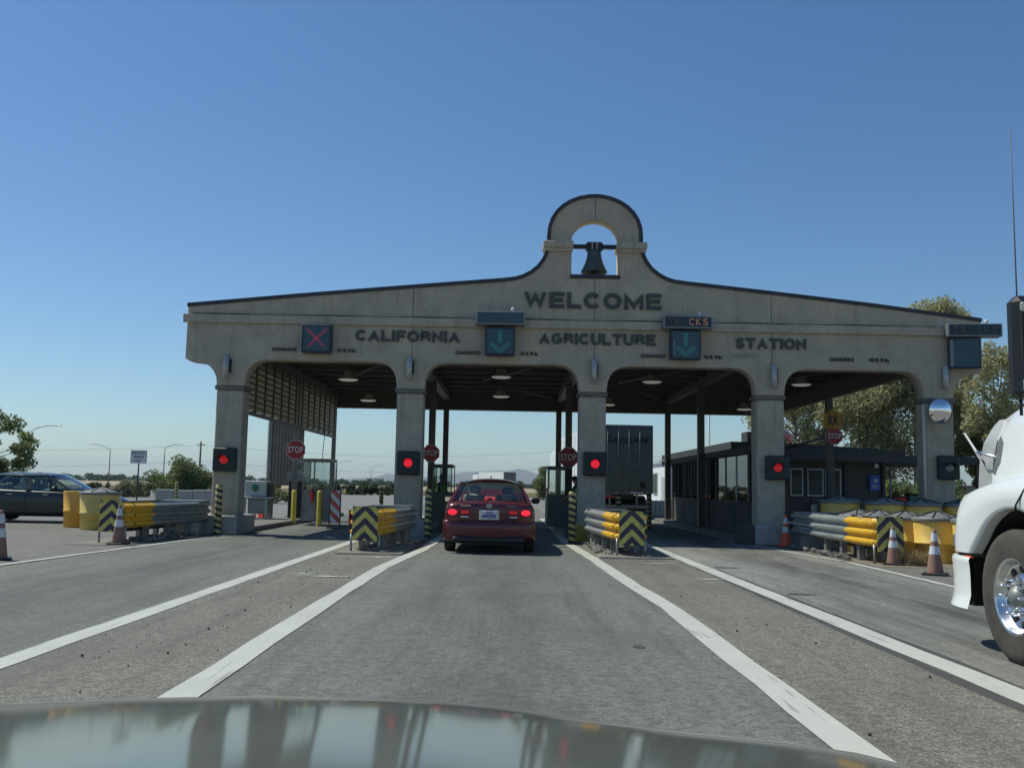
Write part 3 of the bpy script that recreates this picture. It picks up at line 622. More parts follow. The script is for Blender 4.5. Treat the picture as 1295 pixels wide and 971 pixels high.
# sconces on the facade
proto = None
for x, z, where in ((-7.24, 4.20, 'leftmost'), (-2.59, 4.24, 'second from the left'), (2.10, 4.26, 'middle'), (6.66, 4.19, 'second from the right'), (11.01, 4.24, 'rightmost')):
    lb = 'grey tubular wall light above the %s column' % where
    if proto is None:
        proto = thing('wall_light', lb, 'lamp', (x, YF, z), group='tubular lights on the gateway front')
        MB().cyl((-.02, -.13, -.30), (-.02, -.13, .30), .075, n=14).build('light_tube', 'sconce', proto)
        MB().box(-.02, .09, -.10, 0, -.14, .20).build('wall_bracket', 'black', proto)
    else: copy_tree(proto, (x, YF, z), label=lb)
# red signals
proto = None
for i, (x, z, where) in enumerate(((-7.18, 1.85, 'leftmost'), (-2.565, 1.85, 'second'), (2.12, 1.91, 'middle'), (6.70, 1.90, 'fourth'), (11.0, 1.98, 'rightmost'))):
    lb = ('square black signal lit red on the %s column' if i < 4 else 'square black signal, unlit, on the %s column') % where
    s = thing('lane_signal', lb, 'signal', (x, YF, z), group='square black signals on the columns')
    sd = .29 if i < 4 else .26
    mb = MB(); mb.bbox(-sd, sd, -.16, .0, -.30, .30, .03); mb.build('housing', 'signal', s)
    MB().lathe([(.108, -.165), (.10, -.185), (.07, -.20), (.001, -.21)], 20, axis='y').build('lens', ('redlens2' if i in (0, 3) else 'redlens') if i < 4 else 'clearlens', s)
    n = 14; mb = MB()
    def hood(u, v): a = R_(15 + 150 * u); return (.125 * math.cos(a), -.16 - .20 * v, .125 * math.sin(a))
    mb.grid(hood, n, 2); mb.build('visor', 'signal', s)
    MB().cyl((0, -.08, -.30), (0, -.08, -.34), .03, n=8).build('bottom_nut', 'sconce', s)
# lane control signs
def lane_box(x0, x1, z0, z1, label, kind, yaw=0):
    cx, cz = (x0 + x1) / 2, (z0 + z1) / 2; hw, hz = (x1 - x0) / 2, (z1 - z0) / 2
    s = thing('lane_sign', label, 'sign', (cx, YF - .09, cz), yaw)
    MB().bbox(-hw, hw, -.22, .0, -hz, hz, .015).build('case', 'signbox', s)
    MB().box(-hw + .05, hw - .05, -.226, -.221, -hz + .05, hz - .05).build('face', 'signface', s)
    mb = MB(); y = -.232
    def dots(a, c, n):
        for i in range(n):
            u = i / (n - 1); px_, pz = a[0] + (c[0] - a[0]) * u, a[1] + (c[1] - a[1]) * u
            mb.lathe([(.0062, .004), (.0062, -.006), (.001, -.009)], 6, (px_, y, pz), axis='y')
    if kind == 'arrow':
        for dx in (-.028, .028): dots((dx, .27), (dx, -.03), 16)
        dots((0, -.30), (-.235, -.09), 15); dots((0, -.22), (-.20, -.05), 13); dots((0, -.30), (.235, -.09), 15); dots((0, -.22), (.20, -.05), 13); dots((-.235, -.09), (-.20, -.05), 3); dots((.235, -.09), (.20, -.05), 3); dots((-.028, .27), (.028, .27), 3)
        mb.build('arrow_lamps', 'arrowdot', s)
    if kind == 'x':
        for d in (-.03, 0, .03): dots((-.24, .24 + d), (.2, -.2 + d), 18); dots((.24, .24 + d), (-.2, -.2 + d), 18)
        mb.build('cross_lamps', 'xdot', s)
    if kind == 'off': MB().box(-hw + .02, -hw + .10, -.235, -.227, -hz + .04, hz - .06).build('side_trim', 'signbox_g', s)
    return s
lane_box(-5.33, -4.58, 4.57, 5.29, 'dark square sign showing a red cross over the left lane', 'x')
lane_box(-.70, .05, 4.59, 5.31, 'dark square sign with green down arrow over the red car lane', 'arrow')
a3 = lane_box(3.98, 4.75, 4.57, 5.32, 'dark square sign with green down arrow under the TRUCKS display', 'arrow')
MB().box(-.31, -.28, -.238, -.231, -.27, .10).build('side_trim', 'signbox_g', a3)
lane_box(11.10, 11.84, 4.48, 5.26, 'blank dark square sign at the right end of the gateway', 'off', R_(-14))
def vms(x0, x1, z0, z1, label, txt, mt, yaw=0):
    cx, cz = (x0 + x1) / 2, (z0 + z1) / 2; hw, hz = (x1 - x0) / 2, (z1 - z0) / 2
    s = thing('message_sign', label, 'sign', (cx, YF - .10, cz), yaw)
    MB().bbox(-hw, hw, -.34, .0, -hz, hz, .012).build('case', 'signbox_g', s)
    MB().box(-hw + .045, hw - .045, -.346, -.341, -hz + .04, hz - .03).build('face', 'signface' if not txt else 'signbox', s)
    if txt:
        for i, ch in enumerate(txt):
            w_ = (2 * hw - .20) / len(txt); x = -hw + .10 + i * w_
            q = text_obj('lit_letter', ch, x + .02, x + w_ - .03, -hz + .075, hz - .065, -.35, mt[i], s, ext=.01, bold=.01)
    mb = MB(); mb.cyl((hw * .5, -.2, hz), (hw * .5, -.2, hz + .05), .035, n=8); mb.lathe([(.05, 0), (.05, .04), (.03, .07), (.001, .08)], 8, (hw * .5, -.2, hz + .05)); mb.build('light_sensor', 'white', s)
    return s
vms(-.94, .30, 5.35, 5.69, 'blank rectangular message sign above the red car lane arrow', '', None)
vms(3.78, 5.03, 5.34, 5.66, 'message sign spelling TRUCKS in amber above a green arrow', 'TRUCKS', ['amberdim', 'amberdim', 'signface', 'amber', 'amber', 'amber'])
vms(11.0, 12.32, 5.27, 5.60, 'faded TRUCKS message sign overhanging the gateway right end', 'TRUCKS', ['amberdim', 'amberdim', 'signface', 'signface', 'signface', 'signface'], R_(-6))
# cable clipped along the cornice
mb = MB(); pts = [(x, YF - .05, 5.56 + .008 * math.sin(x * 2.3)) for x in np.arange(-8.2, 11.0, .5)]
mb.tube([tuple(map(float, p)) for p in pts], .012, 5)
sp(mb, 'conduit', 'black')
# ------------------------------------------------------------------ islands under the canopy
for x0, x1 in ((-7.9, -6.75), (-3.05, -2.12), (1.45, 2.35), (5.9, 7.35), (9.9, 11.2)):
    tag(MB().bbox(x0, x1, 25.32, 39, -.02, .14, .02).build('island', 'islandc'), kind='structure')
# right dark kerb edge at canopy shadow handled by sun
# ------------------------------------------------------------------ bollards
proto = None
for x, y, h, lb in ((-7.12, 24.9 - 1.5, 1.22, 'striped black and yellow post in front of the leftmost column'), (-2.02, 23.75, 1.22, 'striped post to the right of the second column'),
                    (1.46, 22.4, 1.22, 'striped post left of the middle column beside the yellow block'), (-16.4, 47, 1.15, 'striped post in front of the low wall behind the left barrier'),
                    (-4.95, 36.8, 1.2, 'striped post far behind the left of the second barrier'), (3.33, 29.3, 1.22, 'striped post right of the middle column behind the chevron'),
                    (4.6, 31.6, .95, 'short striped post in front of the parked trailer')):
    if proto is None:
        proto = thing('striped_bollard', lb, 'bollard', (x, y, 0), group='black and yellow striped posts')
        mb = MB(); mb.lathe([(.085, 0), (.085, 1.19), (.07, 1.215), (.001, 1.22)], 16); mb.build('post', 'bollard', proto)
        MB().lathe([(.09, 0), (.09, .03), (.001, .03)], 16).build('base_plate', 'steel', proto)
    else: q = copy_tree(proto, (x, y, 0), rz=random.uniform(0, 3), label=lb)
# ------------------------------------------------------------------ crash barriers
def barrier(label, nose, rear, hwn, hwr, ylen, legs_l=None, drape=False, ytick=1.3):
    """thrie-beam attenuator: nose (x,y), rear centre x, half widths"""
    nx, ny = nose; s = thing('crash_barrier', label, 'barrier', (nx, ny, 0)); ox = (nx, ny, 0)
    # corrugated profile: list of (outward, z)
    def prof(z0=.30, z1=.84):
        P = []
        for k in range(3):
            za = z0 + (z1 - z0) * k / 3; d = (z1 - z0) / 3
            P += [(0, za + .012), (.02, za + d * .18), (.085, za + d * .38), (.085, za + d * .60), (.02, za + d * .82)]
        P.append((0, z1 - .005)); return P
    PR = prof()
    def side(s_, y0, y1, nm, mt, n=1):
        mb = MB(); yy = [y0 + (y1 - y0) * i / n for i in range(n + 1)]
        rings = []
        for y in yy:
            u = (y - ny) / ylen; cx = nx + (rear - nx) * u; hw = hwn + (hwr - hwn) * min(1, u * 1.0) ** .8
            rings.append([(cx + s_ * (hw + o), y, z) for o, z in PR] + [(cx + s_ * (hw + o - .012), y, z) for o, z in reversed(PR)])
        mb.loft(rings, sm=False); return mb.build(nm, mt, s, ox)
    for s_ in (-1, 1):
        side(s_, ny + .18, ny + ytick, 'yellow_rail', 'yel_rail', 4)
        side(s_, ny + ytick + .004, ny + ylen * .58, 'grey_rail', 'galv', 2)
        side(s_, ny + ylen * .58 - .03, ny + ylen, 'grey_rail', 'galv', 2)
    # rounded nose
    mb = MB(); rings = []
    for k in range(13):
        a = math.pi * k / 12
        rings.append([(nx + (hwn + o) * math.cos(a), ny + .18 - (.17 + o) * math.sin(a), z) for o, z in PR] + [(nx + (hwn + o - .012) * math.cos(a), ny + .18 - (.17 + o - .012) * math.sin(a), z) for o, z in reversed(PR)])
    mb.loft(rings, sm=False); mb.build('nose', 'yel_rail', s, ox)
    # chevron panel
    pw, pz0, pz1 = .245, .23, .88
    q = MB().box(-pw, pw, -.008, .008, -(pz1 - pz0) / 2, (pz1 - pz0) / 2).build('chevron_panel', 'chev', s); q.location = (0, -.11, (pz0 + pz1) / 2); q.rotation_euler = (R_(-3), 0, 0)
    for dx in (-.27, .27): MB().cyl((nx + dx, ny - .02, 0), (nx + dx, ny - .02, .35), .025, n=8).build('leg', 'galv', s, ox)
    # inner posts + top strap + sand bags
    k = 0
    y = ny + .9
    while y < ny + ylen - .1:
        u = (y - ny) / ylen; cx = nx + (rear - nx) * u; hw = hwn + (hwr - hwn) * u
        for s_ in (-1, 1): MB().box(cx + s_ * (hw - .06) - .05, cx + s_ * (hw - .06) + .05, y - .07, y + .07, 0, .78).build('post', 'galv_dirty', s, ox)
        MB().box(cx - hw + .02, cx + hw - .02, y - .05, y + .05, .55, .75).build('diaphragm', 'galv_dirty', s, ox); y += .95
    # rear concrete back-up
    MB().bbox(rear - hwr + .06, rear + hwr - .06, ny + ylen - .55, ny + ylen - .08, 0, .80, .02).build('concrete_backup', 'plinth', s, ox)
    mb = MB()
    mb.box(rear - hwr - .02, rear + hwr + .02, ny + ylen - .62, ny + ylen + .02, .80, .835)
    mb.build('top_plate', 'galv', s, ox)
    # cartridges between the rails, seen from the top
    for i, (a, c) in enumerate(((.35, .95), (1.02, 1.85), (1.98, 2.8))):
        u = a / ylen; cx = nx + (rear - nx) * u; mb = MB(); mb.bbox(cx - hwn + .10, cx + hwn - .10, ny + a, ny + c, .22, .76, .04); mb.build('cartridge', 'black', s, ox)
    return s
barrier('grey and yellow crash barrier with chevron panel left of the red car', (-2.77, 18.5), -2.68, .24, .44, 3.75)
barrier('grey and yellow crash barrier with chevron panel right of the red car', (2.35, 18.5), 2.24, .24, .44, 3.9)
barrier('long crash barrier behind a dirty cone at the left roadside', (-8.24, 19.95), -7.93, .28, .48, 3.7, ytick=.95)
barrier('crash barrier in front of the yellow barrels on the right', (7.11, 18.0), 7.25, .24, .44, 4.9, ytick=1.35)
# blue sticker on one chevron
# debris under barriers
def rubble(name, label, rect, n, seed, mt='black', smin=.02, smax=.06):
    mb = MB(); rr = random.Random(seed)
    for i in range(n):
        x = rr.uniform(rect[0], rect[1]); y = rr.uniform(rect[2], rect[3]); r = rr.uniform(smin, smax)
        bm = bmesh.new(); bmesh.ops.create_icosphere(bm, subdivisions=1, radius=r)
        for v in bm.verts: v.co = Vector((x, y, .03 + r * .5)) + Vector((v.co.x * 1.4, v.co.y, v.co.z * .7)) * rr.uniform(.6, 1.3)
        mb.frombm(bm)
    return tag(mb.build(name, mt, fix=False), label, 'rubble', kind='stuff')
M['rubble'] = mat('grey_rubble', (.12, .115, .105), .9, c2=(.28, .26, .23), ns=8)
rubble('rubble', 'dark lumpy debris along the foot of the right chevron barrier', (1.72, 2.0, 18.8, 22.4), 90, 1, 'rubble')
rubble('rubble', 'dark lumpy debris under the left chevron barrier nose', (-3.0, -2.55, 18.6, 19.6), 45, 2, 'rubble')
rubble('rubble', 'dark lumpy debris along the foot of the barrier by the barrels', (6.55, 6.78, 18.6, 22.9), 90, 3, 'rubble')
rubble('rubble', 'broken lumps under the long left barrier', (-8.2, -7.5, 20.2, 23.2), 70, 4, 'rubble', .03, .07)
# ------------------------------------------------------------------ barrels
def barrel_proto(label, loc, d=.98, h=.98, mt='barrel', lid=True):
    s = thing('sand_barrel', label, 'barrel', loc, random.uniform(0, 1), 'sand filled crash barrels')
    r = d / 2
    MB().lathe([(.001, 0), (r * .86, 0), (r * .885, .02), (r * .92, h * .42), (r * .955, h * .425), (r * .96, h * .46), (r * .93, h * .47), (r * .985, h * .97), (r * .985, h), (r * .9, h), (r * .88, h * .9)], 28).build('drum', mt, s)
    if lid:
        l = MB().lathe([(r * 1.03, h - .05), (r * 1.05, h - .01), (r * 1.02, h + .02), (r * .96, h + .03), (r * .5, h + .085), (r * .12, h + .13), (.001, h + .135)], 28).build('lid', 'lid', s)
        mb = MB()
        for k in range(8):
            a = k * math.pi / 4 + .2; mb.cyl((r * .08 * math.cos(a), r * .08 * math.sin(a), h + .138), (r * 1.0 * math.cos(a), r * 1.0 * math.sin(a), h + .032), .014, n=5)
        mb.build('lid_rib', 'black', l)
    return s
random.seed(11)
barrel_proto('orange sand barrel without a lid beside the dark green car', (-11.75, 26.3, 0), .98, .97, 'barrel_o', False)
barrel_proto('pale yellow lidded barrel behind the left chevron barrier', (-10.8, 25.2, 0), 1.0, .95, 'barrel_p')
for x, y, d, h, lb in ((8.22, 23.8, .96, 1.10, 'yellow barrel at the left end of the rear row, by the column'), (9.15, 23.35, .92, 1.08, 'second yellow barrel from the left in the rear row'),
                       (10, 23.2, .90, 1.06, 'third yellow barrel in the rear row in front of the rightmost column'), (10.95, 23.1, .90, 1.06, 'yellow barrel at the right end of the rear row'),
                       (7.85, 21.6, .86, .80, 'farthest yellow barrel of the roadside row'), (7.95, 20.6, .86, .81, 'yellow barrel of the roadside row directly behind the chevron panel'),
                       (8.10, 19.6, .86, .82, 'yellow barrel with straw at its foot in the roadside row'), (8.30, 18.6, .88, .84, 'large yellow barrel behind the roadside cone near the truck'),
                       (8.62, 17.65, .86, .84, 'yellow barrel nearest the white truck')):
    barrel_proto(lb, (x, y, 0), d, h)
# straw
mb = MB(); rr = random.Random(5)
for i in range(900):
    x = rr.gauss(7.55, .17); y = rr.gauss(17.75, .16); a = rr.uniform(0, 6.28); L = rr.uniform(.08, .28); z0 = rr.uniform(0, .22); dz = rr.uniform(-.08, .14)
    dx, dy = math.cos(a) * L, math.sin(a) * L; wd = .009
    mb.add([(x, y, z0), (x + wd, y + wd, z0), (x + dx, y + dy, max(.01, z0 + dz))], [(0, 1, 2)])
tag(mb.build('dry_straw', 'straw', fix=False), 'tangle of dry straw weeds between the right cones and barrels', 'weeds', kind='stuff')
# ------------------------------------------------------------------ cones
def cone(label, loc, h=.72, dirty=True, tilt=0):
    s = thing('traffic_cone', label, 'cone', loc, random.uniform(0, 1.5), 'traffic cones'); body = 'cone_dirty' if dirty else 'orange'
    s.rotation_euler[0] = tilt
    MB().bbox(-.19, .19, -.19, .19, 0, .035, .01).build('base', 'black' if dirty else 'orange', s)
    def R(z): return .135 + (.03 - .135) * z / h
    def seg(a, c, nm, mt, ex=0): MB().lathe([(R(a) + ex, a), (R(c) + ex, c)], 20).build(nm, mt, s)
    seg(.035, h * .45, 'cone_body', body); seg(h * .45, h * .63, 'reflective_band', 'reflect', .003); seg(h * .63, h * .73, 'cone_body', body); seg(h * .73, h * .92, 'reflective_band', 'reflect', .003)
    MB().lathe([(R(h * .92), h * .92), (R(h), h), (R(h) * .7, h), (R(h) * .7, h * .95)], 20).build('cone_tip', body, s)
cone('dirty cone alone at the far left edge of the road', (-8.16, 15.4, 0), .79)
cone('dirty cone leaning on the left chevron barrier', (-7.93, 19.5, 0), .79)
cone('dirty cone in front of the right chevron panel', (7.12, 17.8, 0), .70)
cone('dirty cone between the barrels and the white truck', (6.98, 15.75, 0), .74)
cone('bright orange cone beside the block of the fourth column', (6.66, 23.1, 0), .74, False)
cone('orange cone standing behind the far left steel table', (-8.15, 31.8, 0), .7, False)
cone('orange cone next to the stacked cones left of the table', (-8.45, 32.6, 0), .72, False)
# ------------------------------------------------------------------ stop signs etc.
def octagon(r): return [(r * math.cos(R_(22.5 + 45 * i)), r * math.sin(R_(22.5 + 45 * i))) for i in range(8)]
for x, y, z, r, yaw, lb in ((-6.95, 30.72, 2.36, .335, 0, 'red stop sign on the post over the left island'), (-2.58, 30.72, 2.33, .30, 0, 'red stop sign on the post beside the left booth'),
                        (1.87, 30.72, 2.28, .345, 0, 'red stop sign on the post above the right booth attendant'), (10.47, 30.72, 3.12, .29, 0, 'red stop sign under the amber school crossing sign')):
    s = thing('stop_sign', lb, 'sign', (x, y, z), yaw, 'stop signs on the island posts')
    MB().prism(octagon(r), 0, .012).build('sign_back', 'white', s); MB().prism(octagon(r * .945), -.006, .004).build('sign_face', 'stopred', s)
    text_obj('stop_lettering', 'STOP', -r * .72, r * .72, -r * .30, r * .32, -.012, 'white', s, bold=.012, ext=.02, space=1.05)
    MB().box(-.03, .03, .012, .20, -.1, .1).build('bracket', 'steel', s)
s = thing('school_sign', 'amber pentagon sign with two walking figures above a stop sign', 'sign', (10.42, 30.7, 3.68))
hw = .30; MB().prism([(-hw, -.32), (hw, -.32), (hw, .08), (0, .34), (-hw, .08)], 0, .012).build('sign_face', 'school', s)
for dx, sc in ((-.09, 1.0), (.09, .85)):
    mb = MB(); y = -.006
    mb.lathe([(.03 * sc, 0), (.03 * sc, -.008), (.001, -.008)], 10, (dx, y + .005, .14 * sc), axis='y')
    mb.prism([(dx - .05 * sc, .09 * sc), (dx + .05 * sc, .09 * sc), (dx + .04 * sc, -.06 * sc), (dx - .04 * sc, -.06 * sc)], y - .004, y + .006)
    for q in (-1, 1): mb.prism([(dx - .035 * sc, -.06 * sc), (dx + .035 * sc, -.06 * sc), (dx + q * .09 * sc + .02, -.22 * sc), (dx + q * .09 * sc - .02, -.22 * sc)], y - .006 + q * .001, y + .005 + q * .001)
    mb.prism([(dx - .11 * sc, .0), (dx - .08 * sc, -.01), (dx + .11 * sc, .05), (dx + .09 * sc, .08)], y - .008, y - .003)
    mb.build('walking_figure', 'black', s)
# convex mirror on the rightmost column
s = thing('convex_mirror', 'round convex mirror fixed to the rightmost column', 'mirror', (10.76, YF - .28, 3.39))
def cap_(u, v): a = u * 2 * math.pi; r = .30 * v; return (r * math.cos(a), -.10 * (1 - v * v) , r * math.sin(a))
MB().grid(cap_, 40, 12).build('mirror_dome', 'mirror', s); MB().lathe([(.30, -.005), (.32, -.01), (.32, .03), (.001, .04)], 32, axis='y').build('back_shell', 'signbox_g', s); MB().cyl((0, .04, 0), (0, .28, 0), .02, n=8).build('mirror_arm', 'steel', s)
s.rotation_euler = (R_(5), 0, R_(6))
# thin pale pole in front of rightmost column
s = thing('pale_pipe', 'thin pale pipe running down beside the rightmost column', 'pipe', (10.36, 23.8, 0)); MB().cyl((0, 0, 0), (0, 0, 3.55), .035, n=8).build('pipe', mat('pale_pipe', (.6, .5, .38), .6), s)
MB().cyl((0, 0, 0), (0, 0, .04), .07, n=8).build('flange', 'steel', s)
# ------------------------------------------------------------------ booths
def booth(label, x0, x1, y0, y1, h, sill=.98, mt='steel_g'):
    cx, cy = (x0 + x1) / 2, (y0 + y1) / 2; s = thing('inspection_booth', label, 'booth', (cx, cy, .14 if sill < 1.1 else 0)); hx, hy = (x1 - x0) / 2, (y1 - y0) / 2
    MB().bbox(-hx, hx, -hy, hy, h - .09, h, .01).build('roof', mt, s)
    for sx in (-1, 1):
        for sy in (-1, 1): MB().box(sx * hx - (.03 if sx > 0 else -.0), sx * hx + (.0 if sx > 0 else .03), sy * hy - (.03 if sy > 0 else 0), sy * hy + (0 if sy > 0 else .03), sill, h - .09).build('corner_post', mt, s)
    MB().box(-hx, hx, -hy, -hy + .05, 0, sill).build('lower_panel', mt, s); MB().box(-hx, -hx + .05, -hy + .05, hy - .05, 0, sill).build('lower_panel', mt, s)
    MB().box(-hx, hx, hy - .05, hy, 0, sill).build('lower_panel', mt, s)
    MB().box(-hx * .2, -hx * .2 + .04, -hy, -hy + .04, sill, h - .09).build('mullion', mt, s)
    MB().box(-hx + .03, hx - .03, -hy + .012, -hy + .018, sill, h - .09).build('glass_pane', 'boothglass', s)
    MB().box(-hx + .012, -hx + .018, -hy + .03, hy - .03, sill, h - .09).build('glass_pane', 'boothglass', s)
    MB().box(-hx + .06, hx - .1, -hy + .06, hy - .06, sill - .04, sill).build('counter', mt, s)
    return s
b0 = booth('grey glazed booth with fire extinguisher on the left island', -6.45, -5.58, 29.6, 30.7, 1.92, .95, 'galv_dirty')
b1 = booth('dark glazed booth left of the red car with attendant in lime vest', -2.46, -1.83, 30.0, 31.6, 1.83, .95, 'steel')
b2 = booth('dark glazed booth right of the red car beside a standing attendant', 1.12, 1.86, 28.6, 30.4, 1.80, .95, 'steel')
lb_ = thing('glazed_office', 'long dark glazed booth between the truck lane and the rightmost lane', 'booth', (6.85, 31.5, .14)); LO = (6.85, 31.5, .14)
def lo(mb, nm, mt, par=None): return mb.build(nm, mt, par or lb_, LO)
lo(MB().bbox(6.28, 7.42, 25.5, 38.0, 2.30, 2.50, .02), 'roof', 'fascia')
lo(MB().box(6.40, 7.30, 25.62, 37.8, .14, 1.02), 'lower_wall', 'bldg')
for k in range(10):
    y = 25.66 + k * 1.335
    for x in (6.40, 7.24): lo(MB().box(x, x + .06, y, y + .07, 1.02, 2.30), 'mullion', 'frame_w' if k == 1 and x < 7 else 'steel')
    if k < 9:
        for x in (6.42, 7.27): lo(MB().box(x, x + .012, y + .071, y + 1.334, 1.021, 2.299), 'pane', 'boothdark')
    if k % 2: lo(MB().box(6.385, 6.399, y + .2, y + 1.1, .25, .92), 'wall_panel', 'fascia')
lo(MB().box(6.45, 7.25, 25.66, 25.672, 1.021, 2.299), 'pane', 'boothdark')
lo(MB().box(6.7, 7.1, 27.5, 30.0, .95, 1.03), 'desk', 'dark_in'); lo(MB().bbox(6.7, 7.1, 33, 34.2, .3, 1.9, .02), 'locker', 'fascia')
s = thing('fire_extinguisher', 'small red fire extinguisher hung on the left booth', 'extinguisher', (-6.12, 29.52, .75)); MB().lathe([(.001, 0), (.06, 0), (.065, .02), (.065, .28), (.03, .33), (.02, .36), (.001, .36)], 12).build('cylinder', 'red_box', s); MB().box(-.03, .06, -.02, .02, .36, .40).build('handle', 'black', s); MB().tube([(.03, 0, .36), (.08, 0, .3), (.08, 0, .15)], .01, 5).build('hose', 'black', s)
for x, y, lb in ((-5.83, 29.3, 'plain yellow post in front of the left booth'), (-6.75, 29.9, 'plain yellow post left of the left booth')):
    s = thing('yellow_bollard', lb, 'bollard', (x, y, 0)); MB().lathe([(.075, 0), (.075, 1.02), (.05, 1.07), (.001, 1.08)], 14).build('post', 'yellow', s); MB().lathe([(.1, 0), (.1, .03), (.001, .03)], 14).build('base_ring', 'steel', s)
s = thing('road_barricade', 'red and white diagonally striped panel beside the left booth', 'barricade', (-5.13, 28.1, 0)); q = MB().box(-.14, .14, -.015, .015, -.45, .5).build('panel', 'barric', s); q.location = (0, 0, .60)
MB().box(-.17, -.141, -.03, .03, 0, 1.12).build('upright', 'steel', s); MB().box(.141, .17, -.03, .03, 0, 1.12).build('upright', 'steel', s); MB().box(-.2, .2, -.2, .2, 0, .04).build('foot', 'black', s)
s = thing('red_box', 'small dark red box on the ground behind the striped panel', 'box', (-5.0, 31.0, 0)); MB().bbox(-.18, .18, -.15, .15, 0, .42, .02).build('case', 'red_box', s); MB().bbox(-.19, .19, -.16, .16, .42, .46, .01).build('box_lid', 'black', s)
# galvanised table with glass case
s = thing('steel_table', 'galvanised steel table with shelf on the left island', 'table', (-8.2, 30.8, .0))
MB().bbox(-1.0, .65, -.4, .4, .78, .84, .01).build('table_top', 'galv', s)
for x in (-.25, .45):
    for y in (-.34, .34): MB().box(x - .04, x + .04, y - .04, y + .04, 0, .78).build('leg', 'galv', s)
MB().box(-.3, .5, -.3, .3, .12, .15).build('shelf', 'galv', s)
MB().bbox(-.15, .4, -.3, .3, .3, .78, .01).build('drawer_case', 'galv_dirty', s)
s = thing('display_case', 'pale cabinet with a round gauge standing on the steel table', 'cabinet', (-8.2, 30.8, .84)); MB().bbox(-.28, .42, -.28, .28, 0, .50, .02).build('case', 'frame_w', s)
MB().lathe([(.11, -.285), (.11, -.30), (.001, -.305)], 18, (.06, 0, .28), axis='y').build('dial', 'green_box', s); MB().box(.43, .52, -.25, .25, .0, .42).build('side_door', 'black', s)
s = thing('corrugated_cabinet', 'tall corrugated grey steel screen behind the left stop sign', 'screen', (-8.0, 33.5, 0))
mb = MB(); n = 34; vs = []
for k in range(n + 1):
    x = -.42 + .95 * k / n; d = .03 if k % 4 in (1, 2) else 0
    vs += [(x, d, 1.2), (x, d, 3.42)]
mb.add(vs, [(2 * i, 2 * i + 2, 2 * i + 3, 2 * i + 1) for i in range(n)]); mb.box(-.42, .53, .06, .5, 1.2, 3.42); mb.build('corrugated_face', 'corr', s)
MB().box(-.55, -.425, -.02, .5, 1.18, 3.44).build('side_frame', 'galv_dirty', s); MB().bbox(-.56, .56, -.04, .52, 3.44, 3.50, .01).build('top_frame', 'galv', s); MB().box(.53, .60, -.04, .5, 0, 3.43).build('support_post', 'steel', s); MB().box(-.50, -.43, .1, .3, 0, 1.18).build('support_post', 'galv_dirty', s)
for k in range(26): MB().box(-.60, -.552, .0, .05, 1.22 + k * .085, 1.25 + k * .085).build('edge_tooth', 'galv_dirty', s)
s = thing('dark_locker', 'tall dark locker with grey hood beside the left stop post', 'cabinet', (-6.95, 32.0, 0)); MB().bbox(-.42, .10, -.25, .25, 0, 1.35, .02).build('locker_body', 'black', s); MB().prism([(-.48, 1.35), (.12, 1.35), (.12, 1.45), (-.2, 1.75), (-.48, 1.62)], -.28, .28).build('hood', 'galv_dirty', s); MB().bbox(-.28, .1, -.1, .1, 1.88, 2.02, .01).build('top_box', 'galv_dirty', s)
s = thing('barricade', 'red and white folded barricade beside the corrugated screen', 'barricade', (-8.55, 32.0, 0)); q = MB().box(-.12, .12, -.012, .012, -.3, .3).build('panel', 'barric', s); q.location = (.15, 0, .85); MB().box(.04, .07, .012, .04, 0, 1.15).build('leg', 'red_box', s); MB().box(.23, .26, .012, .04, 0, 1.15).build('leg', 'red_box', s)
s = thing('folding_frame', 'small dark metal frame standing beside the left column plinth', 'frame', (-8.9, 29.5, 0))
for x in (0, .5): MB().box(x, x + .03, 0, .03, 0, .62).build('leg', 'black', s)
MB().box(0.031, .499, 0, .03, .58, .61).build('top_bar', 'black', s); MB().box(0.031, .499, 0, .03, .2, .225).build('cross_bar', 'black', s)
# dangling cables near booths
for x, y, z0, z1, lb in ((-5.95, 30.2, 1.93, 4.6, 'thin cable hanging above the left booth'), (-2.1, 30.7, 2.1, 3.4, 'looped cable on the post beside the left attendant booth')):
    mb = MB(); mb.tube([(x + .06 * math.sin(z * 5) * (1 if x > -3 else .3), y, z) for z in np.linspace(z0, z1, 12).tolist()], .012, 5); tag(mb.build('hanging_cable', 'black'), lb, 'cable')

